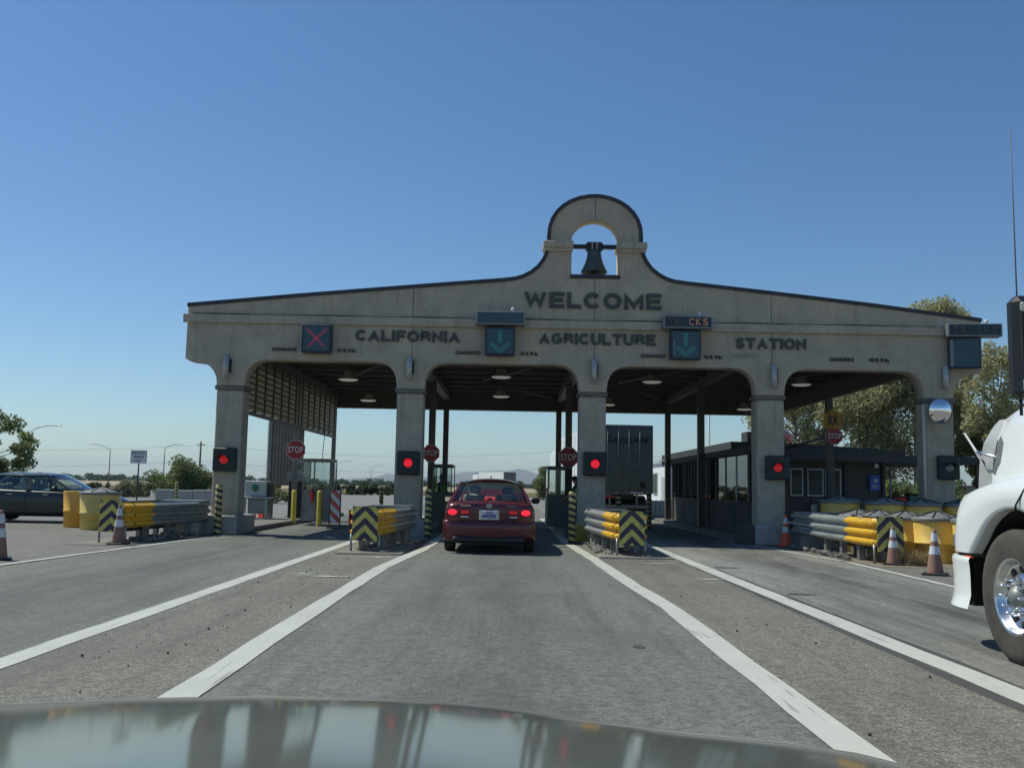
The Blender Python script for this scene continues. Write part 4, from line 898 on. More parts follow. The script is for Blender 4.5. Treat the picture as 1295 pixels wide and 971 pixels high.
# ================================================================== PEOPLE
def person(label, loc, rz, pose, mats, hair='hair', vest=None, scale=1.0, parts=True):
    """pose: joints dict in local metres; body is one skinned mesh"""
    s = thing('person', label, 'person', loc, rz)
    J = dict(pelvis=(0, 0, .95), belly=(0, .0, 1.08), chest=(0, .0, 1.28), neck=(0, .01, 1.44), head=(0, .02, 1.55), crown=(0, .02, 1.66),
             shL=(-.17, 0, 1.38), elL=(-.24, .02, 1.12), wrL=(-.24, .16, .95), shR=(.17, 0, 1.38), elR=(.24, .02, 1.12), wrR=(.24, .16, .95),
             hiL=(-.09, 0, .92), knL=(-.10, .03, .50), anL=(-.10, 0, .09), toL=(-.11, .16, .04), hiR=(.09, 0, .92), knR=(.10, .03, .50), anR=(.10, 0, .09), toR=(.11, .16, .04), nose=(0, .115, 1.555))
    J.update(pose)
    Rr = dict(pelvis=.135, belly=.13, chest=.145, neck=.055, head=.085, crown=.07, shL=.06, shR=.06, elL=.043, elR=.043, wrL=.03, wrR=.03, hiL=.09, hiR=.09, knL=.06, knR=.06, anL=.045, anR=.045, toL=.035, toR=.035, nose=.014)
    E = [('pelvis', 'belly'), ('belly', 'chest'), ('chest', 'neck'), ('neck', 'head'), ('head', 'crown'), ('head', 'nose'), ('chest', 'shL'), ('shL', 'elL'), ('elL', 'wrL'), ('chest', 'shR'), ('shR', 'elR'), ('elR', 'wrR'), ('pelvis', 'hiL'), ('hiL', 'knL'), ('knL', 'anL'), ('anL', 'toL'), ('pelvis', 'hiR'), ('hiR', 'knR'), ('knR', 'anR'), ('anR', 'toR')]
    for sd in 'LR':
        wv = Vector(J['wr' + sd]); d = (wv - Vector(J['el' + sd])).normalized(); side = d.cross(Vector((0, 0, 1)))
        side = side.normalized() if side.length > .1 else Vector((1, 0, 0)); up = side.cross(d)
        J['pa' + sd] = tuple(wv + d * .06); Rr['pa' + sd] = .026; E.append(('wr' + sd, 'pa' + sd))
        for k, (o, L) in enumerate(((-.024, .068), (-.008, .078), (.008, .073), (.024, .058))):
            a = 'f%s%d' % (sd, k); J[a] = tuple(Vector(J['pa' + sd]) + side * o + d * .03); J[a + 'm'] = tuple(Vector(J[a]) + d * L * .5 - up * .006); J[a + 't'] = tuple(Vector(J[a]) + d * L * .95 - up * .028)
            Rr[a] = Rr[a + 'm'] = .009; Rr[a + 't'] = .0075; E += [('pa' + sd, a), (a, a + 'm'), (a + 'm', a + 't')]
        a = 'th' + sd; J[a] = tuple(wv + d * .04 + side * .035); J[a + 't'] = tuple(wv + d * .08 + side * .055 - up * .015); Rr[a] = .011; Rr[a + 't'] = .009; E += [('wr' + sd, a), (a, a + 't')]
    keys = list(J); ix = {k: i for i, k in enumerate(keys)}
    me = bpy.data.meshes.new('p'); me.from_pydata([J[k] for k in keys], [(ix[a], ix[c]) for a, c in E], [])
    o = bpy.data.objects.new('tmp', me); sk = o.modifiers.new('s', 'SKIN'); sk.use_smooth_shade = True
    if not me.skin_vertices: 
        bm = bmesh.new(); bm.from_mesh(me); bm.verts.layers.skin.verify(); bm.to_mesh(me); bm.free()
    for k, i in ix.items():
        v = me.skin_vertices[0].data[i]; r = Rr[k]; v.radius = (r * (1.25 if k in ('chest', 'belly', 'pelvis') else 1), r * (.75 if k in ('chest', 'belly', 'pelvis') else 1)); v.use_root = k == 'pelvis'
    su = o.modifiers.new('u', 'SUBSURF'); su.levels = 1; su.render_levels = 1
    bme = eval_mesh(o); bme.materials.clear()
    for k in mats: bme.materials.append(M[k])      # skin, shirt, trousers, shoes
    wl, wr = Vector(J['wrL']), Vector(J['wrR'])
    for p in bme.polygons:
        c = p.center; p.use_smooth = True
        d = min((c - wl).length, (c - wr).length)
        if c.z > J['neck'][2] - .01 or d < .17 and (c - Vector(J['belly'])).length > .2: p.material_index = 0
        elif c.z > .93: p.material_index = 1
        elif c.z > .07: p.material_index = 2
        else: p.material_index = 3
    obj('body', bme, s)
    hx, hy, hz = J['head']
    mb = MB()
    def hr(u, v):
        a = u * 2 * math.pi; t = v * math.pi * .56; back = .5 - .5 * math.sin(a); rr_ = .108
        t2 = t * (.75 + .5 * back); return (hx + rr_ * .86 * math.sin(t2) * math.cos(a), hy - .008 + rr_ * math.sin(t2) * math.sin(a), hz + .045 + rr_ * math.cos(t2))
    mb.grid(hr, 20, 8); mb.build('hair', hair, s)
    for sx in (-1, 1):
        MB().lathe([(.012, 0), (.009, .006), (.001, .009)], 8, (hx + sx * .032, hy + .078, hz + .025), axis='y').build('eye', 'black', s)
        MB().lathe([(.022, -.006), (.022, .006), (.001, .007)], 8, (hx + sx * .088, hy, hz + .005), axis='x').build('ear', mats[0], s)
    MB().box(hx - .022, hx + .022, hy + .072, hy + .082, hz - .045, hz - .037).build('mouth', 'stopred', s)
    if vest:
        ch = Vector(J['chest']); pe = Vector(J['pelvis'])
        rings = []
        for u, rx, ry in ((.05, .195, .135), (.4, .190, .130), (.75, .205, .135), (1.0, .185, .115), (1.16, .11, .08)):
            c = pe + (ch - pe) * (u * 1.12); rings.append([(c.x + rx * math.cos(t), c.y + ry * math.sin(t), c.z) for t in [2 * math.pi * i / 18 for i in range(18)]])
        MB().loft(rings, caps=False).build('vest', vest, s)
        for u in (.45,):
            c = pe + (ch - pe) * u; MB().loft([[(c.x + .202 * math.cos(t), c.y + .142 * math.sin(t), c.z + dz) for t in [2 * math.pi * i / 18 for i in range(18)]] for dz in (-.025, .025)], caps=False).build('reflective_tape', 'reflect', s)
    return s
person('attendant in a lime green vest inside the booth left of the red car', (-2.20, 30.8, -.02), R_(-120), dict(elR=(.27, .10, 1.15), wrR=(.22, .3, 1.05)), ['skin', 'cloth_d', 'cloth_d', 'black'], vest='vest_g')
person('attendant in dark clothes and yellow green vest standing right of the red car', (1.98, 28.6, -.03), R_(75), dict(elR=(.26, .14, 1.16), wrR=(.18, .34, 1.10), elL=(-.26, .10, 1.14), wrL=(-.2, .3, 1.02), head=(0, .05, 1.54), crown=(0, .06, 1.64)), ['skin', 'cloth_b', 'cloth_d', 'black'], vest='vest_y')

# ================================================================== SEDANS
def wheel(parent, x, y, r=.325, wd=.21, side=1, spokes=7):
    w_ = thing('wheel', None, None, (x, y, r)); w_.parent = parent
    for k in ('label', 'category'):
        if k in w_: del w_[k]
    h = wd / 2
    t = MB().lathe([(r * .66, -h), (r * .93, -h), (r, -h * .7), (r, h * .7), (r * .93, h), (r * .66, h)], 36, axis='x').build('tyre', 'rubber', w_)
    mb = MB(); mb.lathe([(r * .67, -h * .9), (r * .60, -h * .6), (r * .60, h * .6), (r * .67, h * .9)], 30, axis='x')
    for k in range(spokes):
        a = 2 * math.pi * k / spokes; c, s_ = math.cos(a), math.sin(a); q = h * .55 * side
        def P(rad, tan, xx): return (xx, rad * c - tan * s_, rad * s_ + tan * c)
        mb.add([P(.05, -.03, q), P(.05, .03, q), P(r * .62, .02, q * 1.3), P(r * .62, -.02, q * 1.3), P(.05, -.03, q - .03 * side), P(.05, .03, q - .03 * side), P(r * .62, .02, q - .02 * side), P(r * .62, -.02, q - .02 * side)], [(0, 1, 2, 3), (4, 7, 6, 5), (0, 4, 5, 1), (1, 5, 6, 2), (2, 6, 7, 3), (3, 7, 4, 0)])
    mb.lathe([(.001, h * .5 * side), (.06, h * .62 * side), (.07, h * .3 * side)], 14, axis='x'); mb.lathe([(.001, -h * .3 * side), (r * .6, -h * .3 * side)], 24, axis='x', m=1)
    mb.build('rim', ['alum', 'black'], w_); return w_
def sedan(label, loc, rz, paint, detail):
    s = thing('car', label, 'car', loc, rz)
    def ring(y, w_, b_, t, c):
        h = [(0, b_), (.72 * w_, b_), (.93 * w_, b_ + .05), (.985 * w_, b_ + .17), (1.0 * w_, b_ + (t - b_) * .52), (.985 * w_, t - .16), (.955 * w_, t - .06), (.88 * w_, t - .008), (.55 * w_, t + c * .6), (0, t + c)]
        return [(x, y, z) for x, z in h] + [(-x, y, z) for x, z in reversed(h[1:-1])]
    st = [(-2.30, .66, .34, .88, .02), (-2.285, .78, .30, .94, .03), (-2.22, .85, .27, .985, .03), (-2.05, .885, .24, 1.005, .035), (-1.75, .905, .20, 1.01, .03), (-1.2, .915, .18, .99, .0), (-.2, .918, .17, .965, 0), (.8, .915, .17, .945, .0), (1.15, .91, .18, .93, .06), (1.6, .90, .20, .88, .07), (2.0, .87, .22, .80, .06), (2.25, .81, .24, .70, .05), (2.38, .68, .28, .60, .03), (2.42, .5, .34, .52, .0)]
    mb = MB(); mb.loft([ring(*q) for q in st])
    mb2 = MB(); bo = mb.build('body', [paint, 'black'], s)
    me0 = bo.data
    # cut wheel arches
    cut = MB()
    for y in (-1.36, 1.38):
        for sx in (-1, 1): cut.cyl((sx * .62, y, .335), (sx * 1.1, y, .335), .385, n=32)
    co = cut.build('cutter', 'black'); tmp = bpy.data.objects.new('tmp', me0)
    sb = tmp.modifiers.new('sub', 'SUBSURF'); sb.levels = 2; sb.render_levels = 2
    bl = tmp.modifiers.new('b', 'BOOLEAN'); bl.operation = 'DIFFERENCE'; bl.object = co; bl.solver = 'EXACT'
    me1 = eval_mesh(tmp); bo.data = me1; bpy.data.objects.remove(co)
    for p in me1.polygons: p.use_smooth = True
    # greenhouse
    def xs(z, y=0):
        return .845 - (z - .96) / .44 * .235
    def sidepoly(poly, nm, mt, t=.03, out=0.0):
        for sx in (-1, 1):
            n = len(poly); vs = [(sx * (xs(z) + out), y, z) for y, z in poly] + [(sx * (xs(z) + out - t), y, z) for y, z in poly]
            MB().add(vs, [tuple(range(n)), tuple(range(2 * n - 1, n - 1, -1))] + [(i, i + n, (i + 1) % n + n, (i + 1) % n) for i in range(n)]).build(nm, mt, s)
    RT = 1.405
    sidepoly([(1.22, .95), (1.10, .95), (.22, RT - .03), (.36, RT - .03)], 'a_pillar', paint, .06)
    sidepoly([(-.08, .95), (-.20, .95), (-.20, RT - .03), (-.10, RT - .03)], 'b_pillar', 'black', .05)
    sidepoly([(-1.95, .98), (-1.42, .98), (-1.15, 1.12), (-1.0, RT - .03), (-1.18, RT - .03), (-1.6, 1.22)], 'c_pillar', paint, .06)
    sidepoly([(1.08, .96), (-.07, .96), (-.10, RT - .01), (.23, RT - .01)], 'front_side_window', 'glass', .006, -.02)
    sidepoly([(-.21, .96), (-1.42, .97), (-1.17, 1.12), (-1.02, RT - .01), (-.21, RT - .01)], 'rear_side_window', 'glass', .006, -.02)
    mb = MB()
    def roof(u, v):
        y = -1.18 + 1.56 * v; x = (u * 2 - 1); hw = .625 - .03 * abs(v - .45) * 2; e = 1 - abs(x) ** 2.6
        return (x * hw, y + (.06 * (1 - x * x) if v > .5 else -.06 * (1 - x * x)) * abs(v - .5) * 2, RT - .035 + .10 * e * (1 - (2 * v - 1) ** 4 * .45))
    mb.grid(roof, 16, 12)
    def roof2(u, v): p = roof(u, v); return (p[0], p[1], p[2] - .03)
    mb.grid(roof2, 16, 12)
    mb.build('roof', paint, s, fix=False)
    def rg(u, v):
        x = u * 2 - 1; hw = .70 + (.585 - .70) * v; y = -1.90 + .70 * v; z = 1.035 + (1.415 - 1.035) * v
        return (x * hw, y - .07 * (1 - x * x), z + .035 * math.sin(math.pi * v) + .015 * (1 - x * x))
    MB().grid(rg, 12, 6).build('rear_window', 'glass', s)
    def wg(u, v):
        x = u * 2 - 1; hw = .76 + (.59 - .76) * v; y = 1.16 - .80 * v; z = .965 + (1.425 - .965) * v
        return (x * hw, y + .09 * (1 - x * x), z + .03 * math.sin(math.pi * v) + .012 * (1 - x * x))
    MB().grid(wg, 12, 6).build('windshield', 'glass', s)
    mb = MB()   # roof rim around the rear glass
    for sx in (-1, 1): mb.cyl((sx * .715, -1.88, 1.01), (sx * .61, -1.20, 1.375), .024, n=8); mb.cyl((sx * .62, -1.18, 1.372), (sx * .62, .36, 1.372), .02, n=8)
    mb.build('roof_rail', paint, s)
    mb = MB(); mb.bbox(-.66, .66, -1.72, -1.25, .95, 1.01, .01); mb.build('parcel_shelf', 'dark_in', s)
    for x in (-.36, .36):
        MB().bbox(x - .24, x + .24, -.45, -.28, .9, 1.12, .03).build('seat_back', 'seat', s); MB().bbox(x - .13, x + .13, -.46, -.36, 1.13, 1.30, .03).build('headrest', 'seat', s)
        MB().bbox(x - .13, x + .13, -1.30, -1.2, 1.0, 1.15, .03).build('headrest', 'seat', s)
    MB().bbox(-.13, .13, -1.30, -1.2, 1.0, 1.12, .03).build('headrest', 'seat', s)
    MB().bbox(-.66, .66, .45, 1.0, .9, 1.0, .03).build('dashboard', 'dark_in', s)
    for sx in (-1, 1):
        q = MB().bbox(sx * .98 - .10, sx * .98 + .10, .62, .76, .93, 1.07, .045).build('door_mirror', 'black', s); MB().box(-.075 + sx * .98, .075 + sx * .98, .612, .618, .955, 1.045).build('mirror_glass', 'dark_in' if sx > 0 else 'mirror', q)
        for y in (.42, -.62): MB().bbox(sx * .905 - .02, sx * .905 + .022, y - .09, y + .09, .80, .83, .008).build('door_handle', paint, s)
        # door seams
        for y in (1.02, -.15, -1.08): MB().box(sx * .917 - .004, sx * .917 + .004, y - .005, y + .005, .32, .80).build('door_gap', 'black', s)
    for y in (-1.36, 1.38):
        for sx in (-1, 1): wheel(s, sx * .80, y, side=sx)
    # bumper
    def bring(u, v):
        a = (u * 2 - 1) * 1.0; hw = .905; x = hw * math.sin(a * math.pi / 2); d = math.cos(a * math.pi / 2) ** .45 if abs(a) < 1 else 0
        zz = [.24, .28, .38, .50, .60, .635, .64]; oo = [-.06, .015, .055, .065, .05, .02, -.06]; k = v * 6; i = min(5, int(k)); f = k - i
        z = zz[i] * (1 - f) + zz[i + 1] * f; o = oo[i] * (1 - f) + oo[i + 1] * f
        return (x * (1 + o * .12), -2.02 - (.29 + o) * d, z)
    MB().grid(bring, 28, 12).build('rear_bumper', paint, s)
    MB().bbox(-.70, .70, -2.372, -2.2, .21, .345, .04).build('lower_valance', 'black', s)
    for x0, x1, mt_ in ((-.84, -.60, 'taillit'), (-.59, -.36, 'taildim'), (.36, .59, 'taildim'), (.60, .84, 'taillit')):
        mb = MB()
        def lamp(u, v, x0=x0, x1=x1):
            x = x0 + (x1 - x0) * u; d = abs(x) - .55; y = -2.318 + (max(0, d) ** 1.7) * .62; taper = .02 * (1 if abs(x) < .55 else 0)
            return (x, y - .012 * math.sin(math.pi * u) * math.sin(math.pi * v), .715 + .02 * (abs(x) < .4) + (.165 - taper) * v)
        mb.grid(lamp, 8, 4)
        def lampb(u, v): p = lamp(u, v); return (p[0], p[1] + .05, p[2])
        mb.grid(lampb, 8, 4); tl_ = mb.build('tail_lamp', 'tailhouse', s, fix=False)
        if mt_ == 'taillit':
            cx_ = (.715 if x0 > 0 else -.715); mb = MB(); ring_ = []
            for k in range(20):
                t = 2 * math.pi * k / 20; X_ = cx_ + .092 * math.cos(t); d_ = max(0, abs(X_) - .55); ring_.append((X_, -2.338 + d_ ** 1.7 * .62, .80 + .058 * math.sin(t)))
            mb.add(ring_ + [(cx_, -2.350 + .165 ** 1.7 * .62, .80)], [(k, (k + 1) % 20, 20) for k in range(20)], 0, True); mb.build('lit_lens', 'taillit' if detail else 'tailhouse', tl_, fix=False)
        elif detail:
            cx_ = (.47 if x0 > 0 else -.47); MB().box(cx_ - .07, cx_ + .07, -2.340, -2.328, .775, .835).build('lit_lens', 'taildim', tl_)
        if mt_ == 'taildim': MB().bbox(x0 + .04, x1 - .04, -2.345, -2.30, .70, .725, .005).build('reverse_lamp', 'white', s)
    MB().bbox(-.20, .20, -2.325, -2.305, .655, .845, .006).build('plate_frame', 'chrome', s)
    pl = MB().bbox(-.155, .155, -2.345, -2.325, .675, .83, .004).build('number_plate', 'plate', s)
    MB().box(-.05, .05, -1.80, -1.75, 1.03, 1.075).build('brake_lamp_housing', 'black', s)
    q = MB().bbox(-.11, .11, -1.79, -1.73, 1.045, 1.10, .02).build('high_brake_lamp', 'brakelit' if detail else 'stopred', s)
    mb = MB(); mb.tube([(.78, -2.0, .995), (.55, -2.24, 1.01), (0, -2.30, 1.015), (-.55, -2.24, 1.01), (-.78, -2.0, .995)], .004, 5); mb.build('trunk_seam', 'black', s)
    mb = MB(); mb.tube([(.60, -2.318, .70), (.58, -2.322, .66), (-.58, -2.322, .66), (-.60, -2.318, .70)], .004, 5); mb.build('lid_gap', 'black', s)
    if detail:
        text_obj('plate_lettering', '6HWZ780', -.135, .135, .695, .765, -2.35, 'platetext', pl, bold=.01, ext=.01); text_obj('state_lettering', 'California', -.07, .07, .785, .812, -2.35, 'stopred', pl, ext=.01)
        mb = MB()
        for k in range(24):
            a, c = [(.055 * math.cos(t), .031 * math.sin(t)) for t in (2 * math.pi * k / 24, 2 * math.pi * (k + 1) / 24)]
            mb.cyl((a[0], -2.325, .925 + a[1]), (c[0], -2.325, .925 + c[1]), .006, n=5)
        mb.cyl((-.028, -2.326, .902), (-.016, -2.326, .948), .006, n=5); mb.cyl((.016, -2.326, .902), (.028, -2.326, .948), .006, n=5); mb.cyl((-.02, -2.326, .922), (.02, -2.326, .93), .005, n=5)
        mb.build('emblem', 'chrome', s)
        text_obj('maker_lettering', 'HYUNDAI', -.56, -.36, .915, .94, -2.315, 'chrome', s, bold=.02, ext=.02); text_obj('model_lettering', 'SONATA', .34, .54, .915, .94, -2.315, 'chrome', s, bold=.02, ext=.02)
    MB().lathe([(.02, 0), (.012, .03), (.001, .06)], 8, (0, -1.0, 1.47)).build('roof_aerial', 'black', s)
    mb = MB(); mb.box(-.5, .5, -2.2, 2.2, .17, .3); mb.build('underbody', 'black', s)
    return s
red = sedan('dark red sedan with lit brake lamps stopped in the middle lane', (-.40, 20.93, 0), 0, 'redpaint', True)
sedan('dark green sedan seen from its side at the left edge', (-14.1, 29.0, 0), R_(-88), 'greenpaint', False)
person('driver seated in the red sedan, dark hair', (-.76, 20.70, -.38), 0, dict(hiL=(-.09, .05, .88), hiR=(.09, .05, .88), knL=(-.12, .42, .92), knR=(.12, .42, .92), anL=(-.12, .66, .62), anR=(.12, .66, .62), toL=(-.12, .78, .60), toR=(.12, .78, .60), elL=(-.25, .2, 1.12), elR=(.25, .2, 1.12), wrL=(-.16, .42, 1.2), wrR=(.16, .42, 1.2)), ['skin', 'cloth_d', 'cloth_d', 'black'])

# ================================================================== WHITE SEMI TRUCK (right edge)
tr = thing('semi_truck', 'white semi truck with chrome wheel entering at the right edge', 'truck', (5.22, 9.0, 0)); TO = (5.22, 9.0, 0)
def tp(mb, nm, mt, par=None): return mb.build(nm, mt, par or tr, TO)
WY = 7.60
for sx in (-1, 1):
    X = lambda d: 5.22 + sx * (1.25 - d)      # distance d inwards from the outer side
    # fender: side profile with the arch cut out, rounded towards the outside
    arch = [(WY + .70 * math.cos(R_(a)), .53 + .68 * math.sin(R_(a))) for a in range(0, 181, 12)]
    topc = [(8.94, .88), (8.95, .96), (8.90, 1.04), (8.82, 1.12), (8.70, 1.21), (8.50, 1.30), (8.22, 1.37), (7.85, 1.43), (7.3, 1.48), (6.75, 1.50), (6.72, .56)]
    prof_o = [(8.34, .80)] + topc[:1] + topc[1:]
    # quad strip between arch and top curve
    import bisect
    def samp(poly, n):
        L = [0]
        for a, c in zip(poly, poly[1:]): L.append(L[-1] + math.dist(a, c))
        out = []
        for i in range(n + 1):
            t = L[-1] * i / n; k = min(len(L) - 2, max(0, bisect.bisect_right(L, t) - 1)); f = (t - L[k]) / (L[k + 1] - L[k])
            out.append((poly[k][0] + (poly[k + 1][0] - poly[k][0]) * f, poly[k][1] + (poly[k + 1][1] - poly[k][1]) * f))
        return out
    A = samp([(8.30, .81)] + arch[3:-1] + [(6.90, .56)], 28); T = samp([(8.92, .81)] + topc, 28)
    mb = MB()
    def fen(u, v):
        k = min(28, int(round(u * 28))); a, t = A[k], T[k]
        # v 0..0.3 inner return of the arch, .3...75 outer side, .75..1 rolls over inward
        if v <= .2: f = v / .2; return (X(.12 - .10 * f), a[0], a[1])
        if v <= .7: f = (v - .2) / .5; return (X(.02 - .02 * math.sin(f * math.pi) + .05 * f ** 3), a[0] + (t[0] - a[0]) * f, a[1] + (t[1] - a[1]) * f)
        f = (v - .7) / .3; cz = t[1] + .05 * math.sin(f * math.pi / 2); return (X(.07 + .60 * f ** 1.3), t[0] + (.10 * f if t[0] > 8.5 else 0), cz + .05 * f)
    def fen2(u, v):
        p = fen(u, v); d = .24 * max(0, (p[1] - 8.45) / .5) ** 2; return (p[0] - sx * d, p[1], p[2])
    mb.grid(fen2, 28, 20); tp(mb, 'fender', 'whitepaint')
    # dark wheel well
    mb = MB()
    def well(u, v): k = min(28, int(round(u * 28))); a = A[k]; return (X(.12 + .65 * v), a[0] - .0, a[1])
    mb.grid(well, 28, 2); mb.add([(X(.77), 6.9, .3), (X(.77), 8.4, .3), (X(.77), 8.4, 1.3), (X(.77), 6.9, 1.3)], [(0, 1, 2, 3)]); tp(mb, 'wheel_well', 'black')
    # bumper end: side panel, rounded front corner, lower lip flaring outwards
    mb = MB()
    path = [(8.30, .0), (8.45, .0), (8.60, .02), (8.74, .06), (8.86, .14), (8.93, .24), (8.97, .38)]
    zz = [(.335, -.035), (.38, -.02), (.45, .0), (.60, .0), (.70, -.005), (.745, -.012), (.775, .0), (.785, .04)]
    def bmp(u, v):
        k = u * 6; i = min(5, int(k)); f = k - i; y = path[i][0] * (1 - f) + path[i + 1][0] * f; d = path[i][1] * (1 - f) + path[i + 1][1] * f
        q = v * 7; j = min(6, int(q)); g = q - j; z = zz[j][0] * (1 - g) + zz[j + 1][0] * g; o = zz[j][1] * (1 - g) + zz[j + 1][1] * g
        return (X(d + o + .01), y - (o if u > .6 else 0), z)
    mb.grid(bmp, 12, 14)
    tp(mb, 'bumper_end', 'whitepaint')
    tp(MB().box(min(X(.06), X(.30)), max(X(.06), X(.30)), 8.34, 8.62, .36, .76), 'bumper_inner', 'black')
    tp(MB().bbox(min(X(.17), X(.5)), max(X(.17), X(.5)), 8.60, 8.985, .80, .975, .04), 'headlamp_bezel', 'greyplastic')
    tp(MB().bbox(min(X(.015), X(.05)), max(X(.015), X(.05)), 8.30, 8.42, .765, .785, .005), 'marker_lamp', 'orange')
tp(MB().bbox(4.30, 6.14, 8.80, 9.0, .30, .78, .05), 'front_bumper', 'whitepaint')
# hood
rings = []
for y, hw, zb, zt in ((8.98, .66, 1.0, 2.02), (8.95, .73, .95, 2.10), (8.85, .79, .95, 2.19), (8.6, .82, 1.0, 2.25), (8.1, .87, 1.1, 2.32), (7.4, .94, 1.2, 2.36), (6.7, 1.0, 1.2, 2.44)):
    h = [(0, zb), (hw, zb), (hw * 1.03, zb + .18), (hw * 1.0, zb + (zt - zb) * .42), (hw * .91, zt - .38), (hw * .77, zt - .18), (hw * .50, zt - .04), (0, zt + .02)]
    rings.append([(5.22 + x, y, z) for x, z in h] + [(5.22 - x, y, z) for x, z in reversed(h[1:-1])])
tp(MB().loft(rings), 'hood', 'whitepaint')
for sx in (-1, 1):
    mb = MB(); o_ = 5.22 + sx * 1.258
    mb.tube([(o_ - sx * .03, 7.56, 1.19), (o_, 7.48, 1.24), (o_ - sx * .015, 7.40, 1.34), (o_ - sx * .05, 7.34, 1.44), (o_ - sx * .3, 7.30, 1.55)], .008, 6); tp(mb, 'fender_seam', 'black')
# dark side vents & grille surround
for sx in (-1, 1):
    mb = MB()
    def bez(u, v): z = 1.36 + .66 * u; return (5.22 + sx * (float(np.interp(z, [1.36, 1.6, 1.8, 1.95, 2.04], [.80, .785, .735, .645, .56])) + .014), 8.97 - .26 * v * (1 - .1 * u), z)
    mb.grid(bez, 12, 2); tp(mb, 'grille_bezel', 'sconce')
    mb = MB()
    def vent(u, v): z = 1.50 + .38 * u; return (5.22 + sx * (float(np.interp(z, [1.36, 1.6, 1.8, 1.95, 2.04], [.82, .80, .755, .675, .60])) + .010), 8.68 - .22 * v * (1 - .8 * abs(u - .4)), z)
    mb.grid(vent, 8, 2); tp(mb, 'side_vent', 'greyplastic')
mb = MB()
mb.tube([(4.56, 9.0, 1.1), (4.54, 9.01, 1.55), (4.66, 9.0, 1.86), (4.88, 9.0, 1.99), (5.22, 9.0, 2.02), (5.56, 9.0, 1.99), (5.78, 9.0, 1.86), (5.9, 9.01, 1.55), (5.88, 9.0, 1.1)], .045, 8); tp(mb, 'grille_surround', 'chrome')
for k in range(9): tp(MB().box(4.66, 5.78, 9.0, 9.02, 1.05 + k * .09, 1.08 + k * .09), 'grille_bar', 'chrome')
# hood mirror on stalks
hm = tp(MB().add([(4.19, 8.80, 1.88), (4.208, 8.80, 1.878), (4.465, 8.80, 1.475), (4.445, 8.80, 1.465), (4.19, 8.78, 1.88), (4.208, 8.78, 1.878), (4.465, 8.78, 1.475), (4.445, 8.78, 1.465)], [(0, 1, 2, 3), (4, 7, 6, 5), (0, 4, 5, 1), (1, 5, 6, 2), (2, 6, 7, 3), (3, 7, 4, 0)]), 'hood_mirror', 'chrome')
mb = MB(); mb.cyl((4.31, 8.76, 1.70), (4.62, 8.5, 1.58), .015, n=8); mb.cyl((4.46, 8.76, 1.48), (4.60, 8.5, 1.46), .015, n=8); mb.cyl((4.585, 8.5, 1.44), (4.585, 8.5, 1.64), .012, n=8); mb.lathe([(.03, -.02), (.03, .02), (.001, .03)], 10, (4.56, 8.5, 1.59), axis='x'); mb.lathe([(.03, -.02), (.03, .02), (.001, .03)], 10, (4.56, 8.5, 1.47), axis='x'); tp(mb, 'mirror_stalk', 'alum')
# cab and sleeper (outside the frame, but there)
rings = []
for y, hw, z0, z1 in ((6.72, 1.0, .9, 2.36), (6.35, 1.02, .9, 2.80), (6.0, 1.04, .9, 3.05), (5.0, 1.10, .9, 3.5), (4.2, 1.2, .9, 3.85), (2.2, 1.25, .9, 3.95), (2.1, 1.2, .95, 3.9)):
    h = [(0, z0), (hw, z0), (hw, z0 + .5), (hw * .99, z1 - .5), (hw * .88, z1 - .08), (0, z1)]
    rings.append([(5.22 + x, y, z) for x, z in h] + [(5.22 - x, y, z) for x, z in reversed(h[1:-1])])
tp(MB().loft(rings, sm=False), 'cab', 'whitepaint')
for sx in (-1, 1):
    x = 5.22 + sx * 1.085; tp(MB().box(x - .02, x + .02, 5.15, 6.1, 1.95, 2.6), 'door_window', 'win')
tp(MB().add([(4.5, 6.62, 2.48), (6.2, 6.62, 2.48), (6.15, 6.12, 2.98), (4.55, 6.12, 2.98)], [(0, 1, 2, 3)]), 'windscreen', 'win')
tp(MB().box(4.95, 5.75, 1.5, 8.6, .45, .75), 'chassis', 'black')
# side mirror on the door
sm_ = MB()
sm_.bbox(3.70, 3.98, 6.90, 7.06, 2.02, 2.79, .05); tp(sm_, 'door_mirror', 'black')
q = tp(MB().box(3.74, 3.95, 6.885, 6.899, 2.30, 2.72), 'mirror_glass', 'dark_in'); 
tp(MB().bbox(3.735, 3.95, 6.87, 6.90, 2.66, 2.73, .01), 'mirror_lamp', 'sconce'); tp(MB().bbox(3.735, 3.94, 6.87, 6.90, 2.06, 2.17, .02), 'spot_mirror', 'mirror')
mb = MB(); mb.cyl((3.86, 6.98, 2.70), (4.34, 6.6, 2.7), .02, n=8); mb.cyl((3.86, 6.98, 2.12), (4.34, 6.6, 2.12), .02, n=8); mb.cyl((3.775, 7.0, 1.90), (3.775, 7.0, 2.05), .012, n=8); tp(mb, 'mirror_arm', 'black')
mb = MB(); mb.cyl((3.775, 7.0, 2.78), (3.775, 7.0, 4.10), .006, .003, n=6); tp(mb, 'radio_aerial', 'greyplastic')
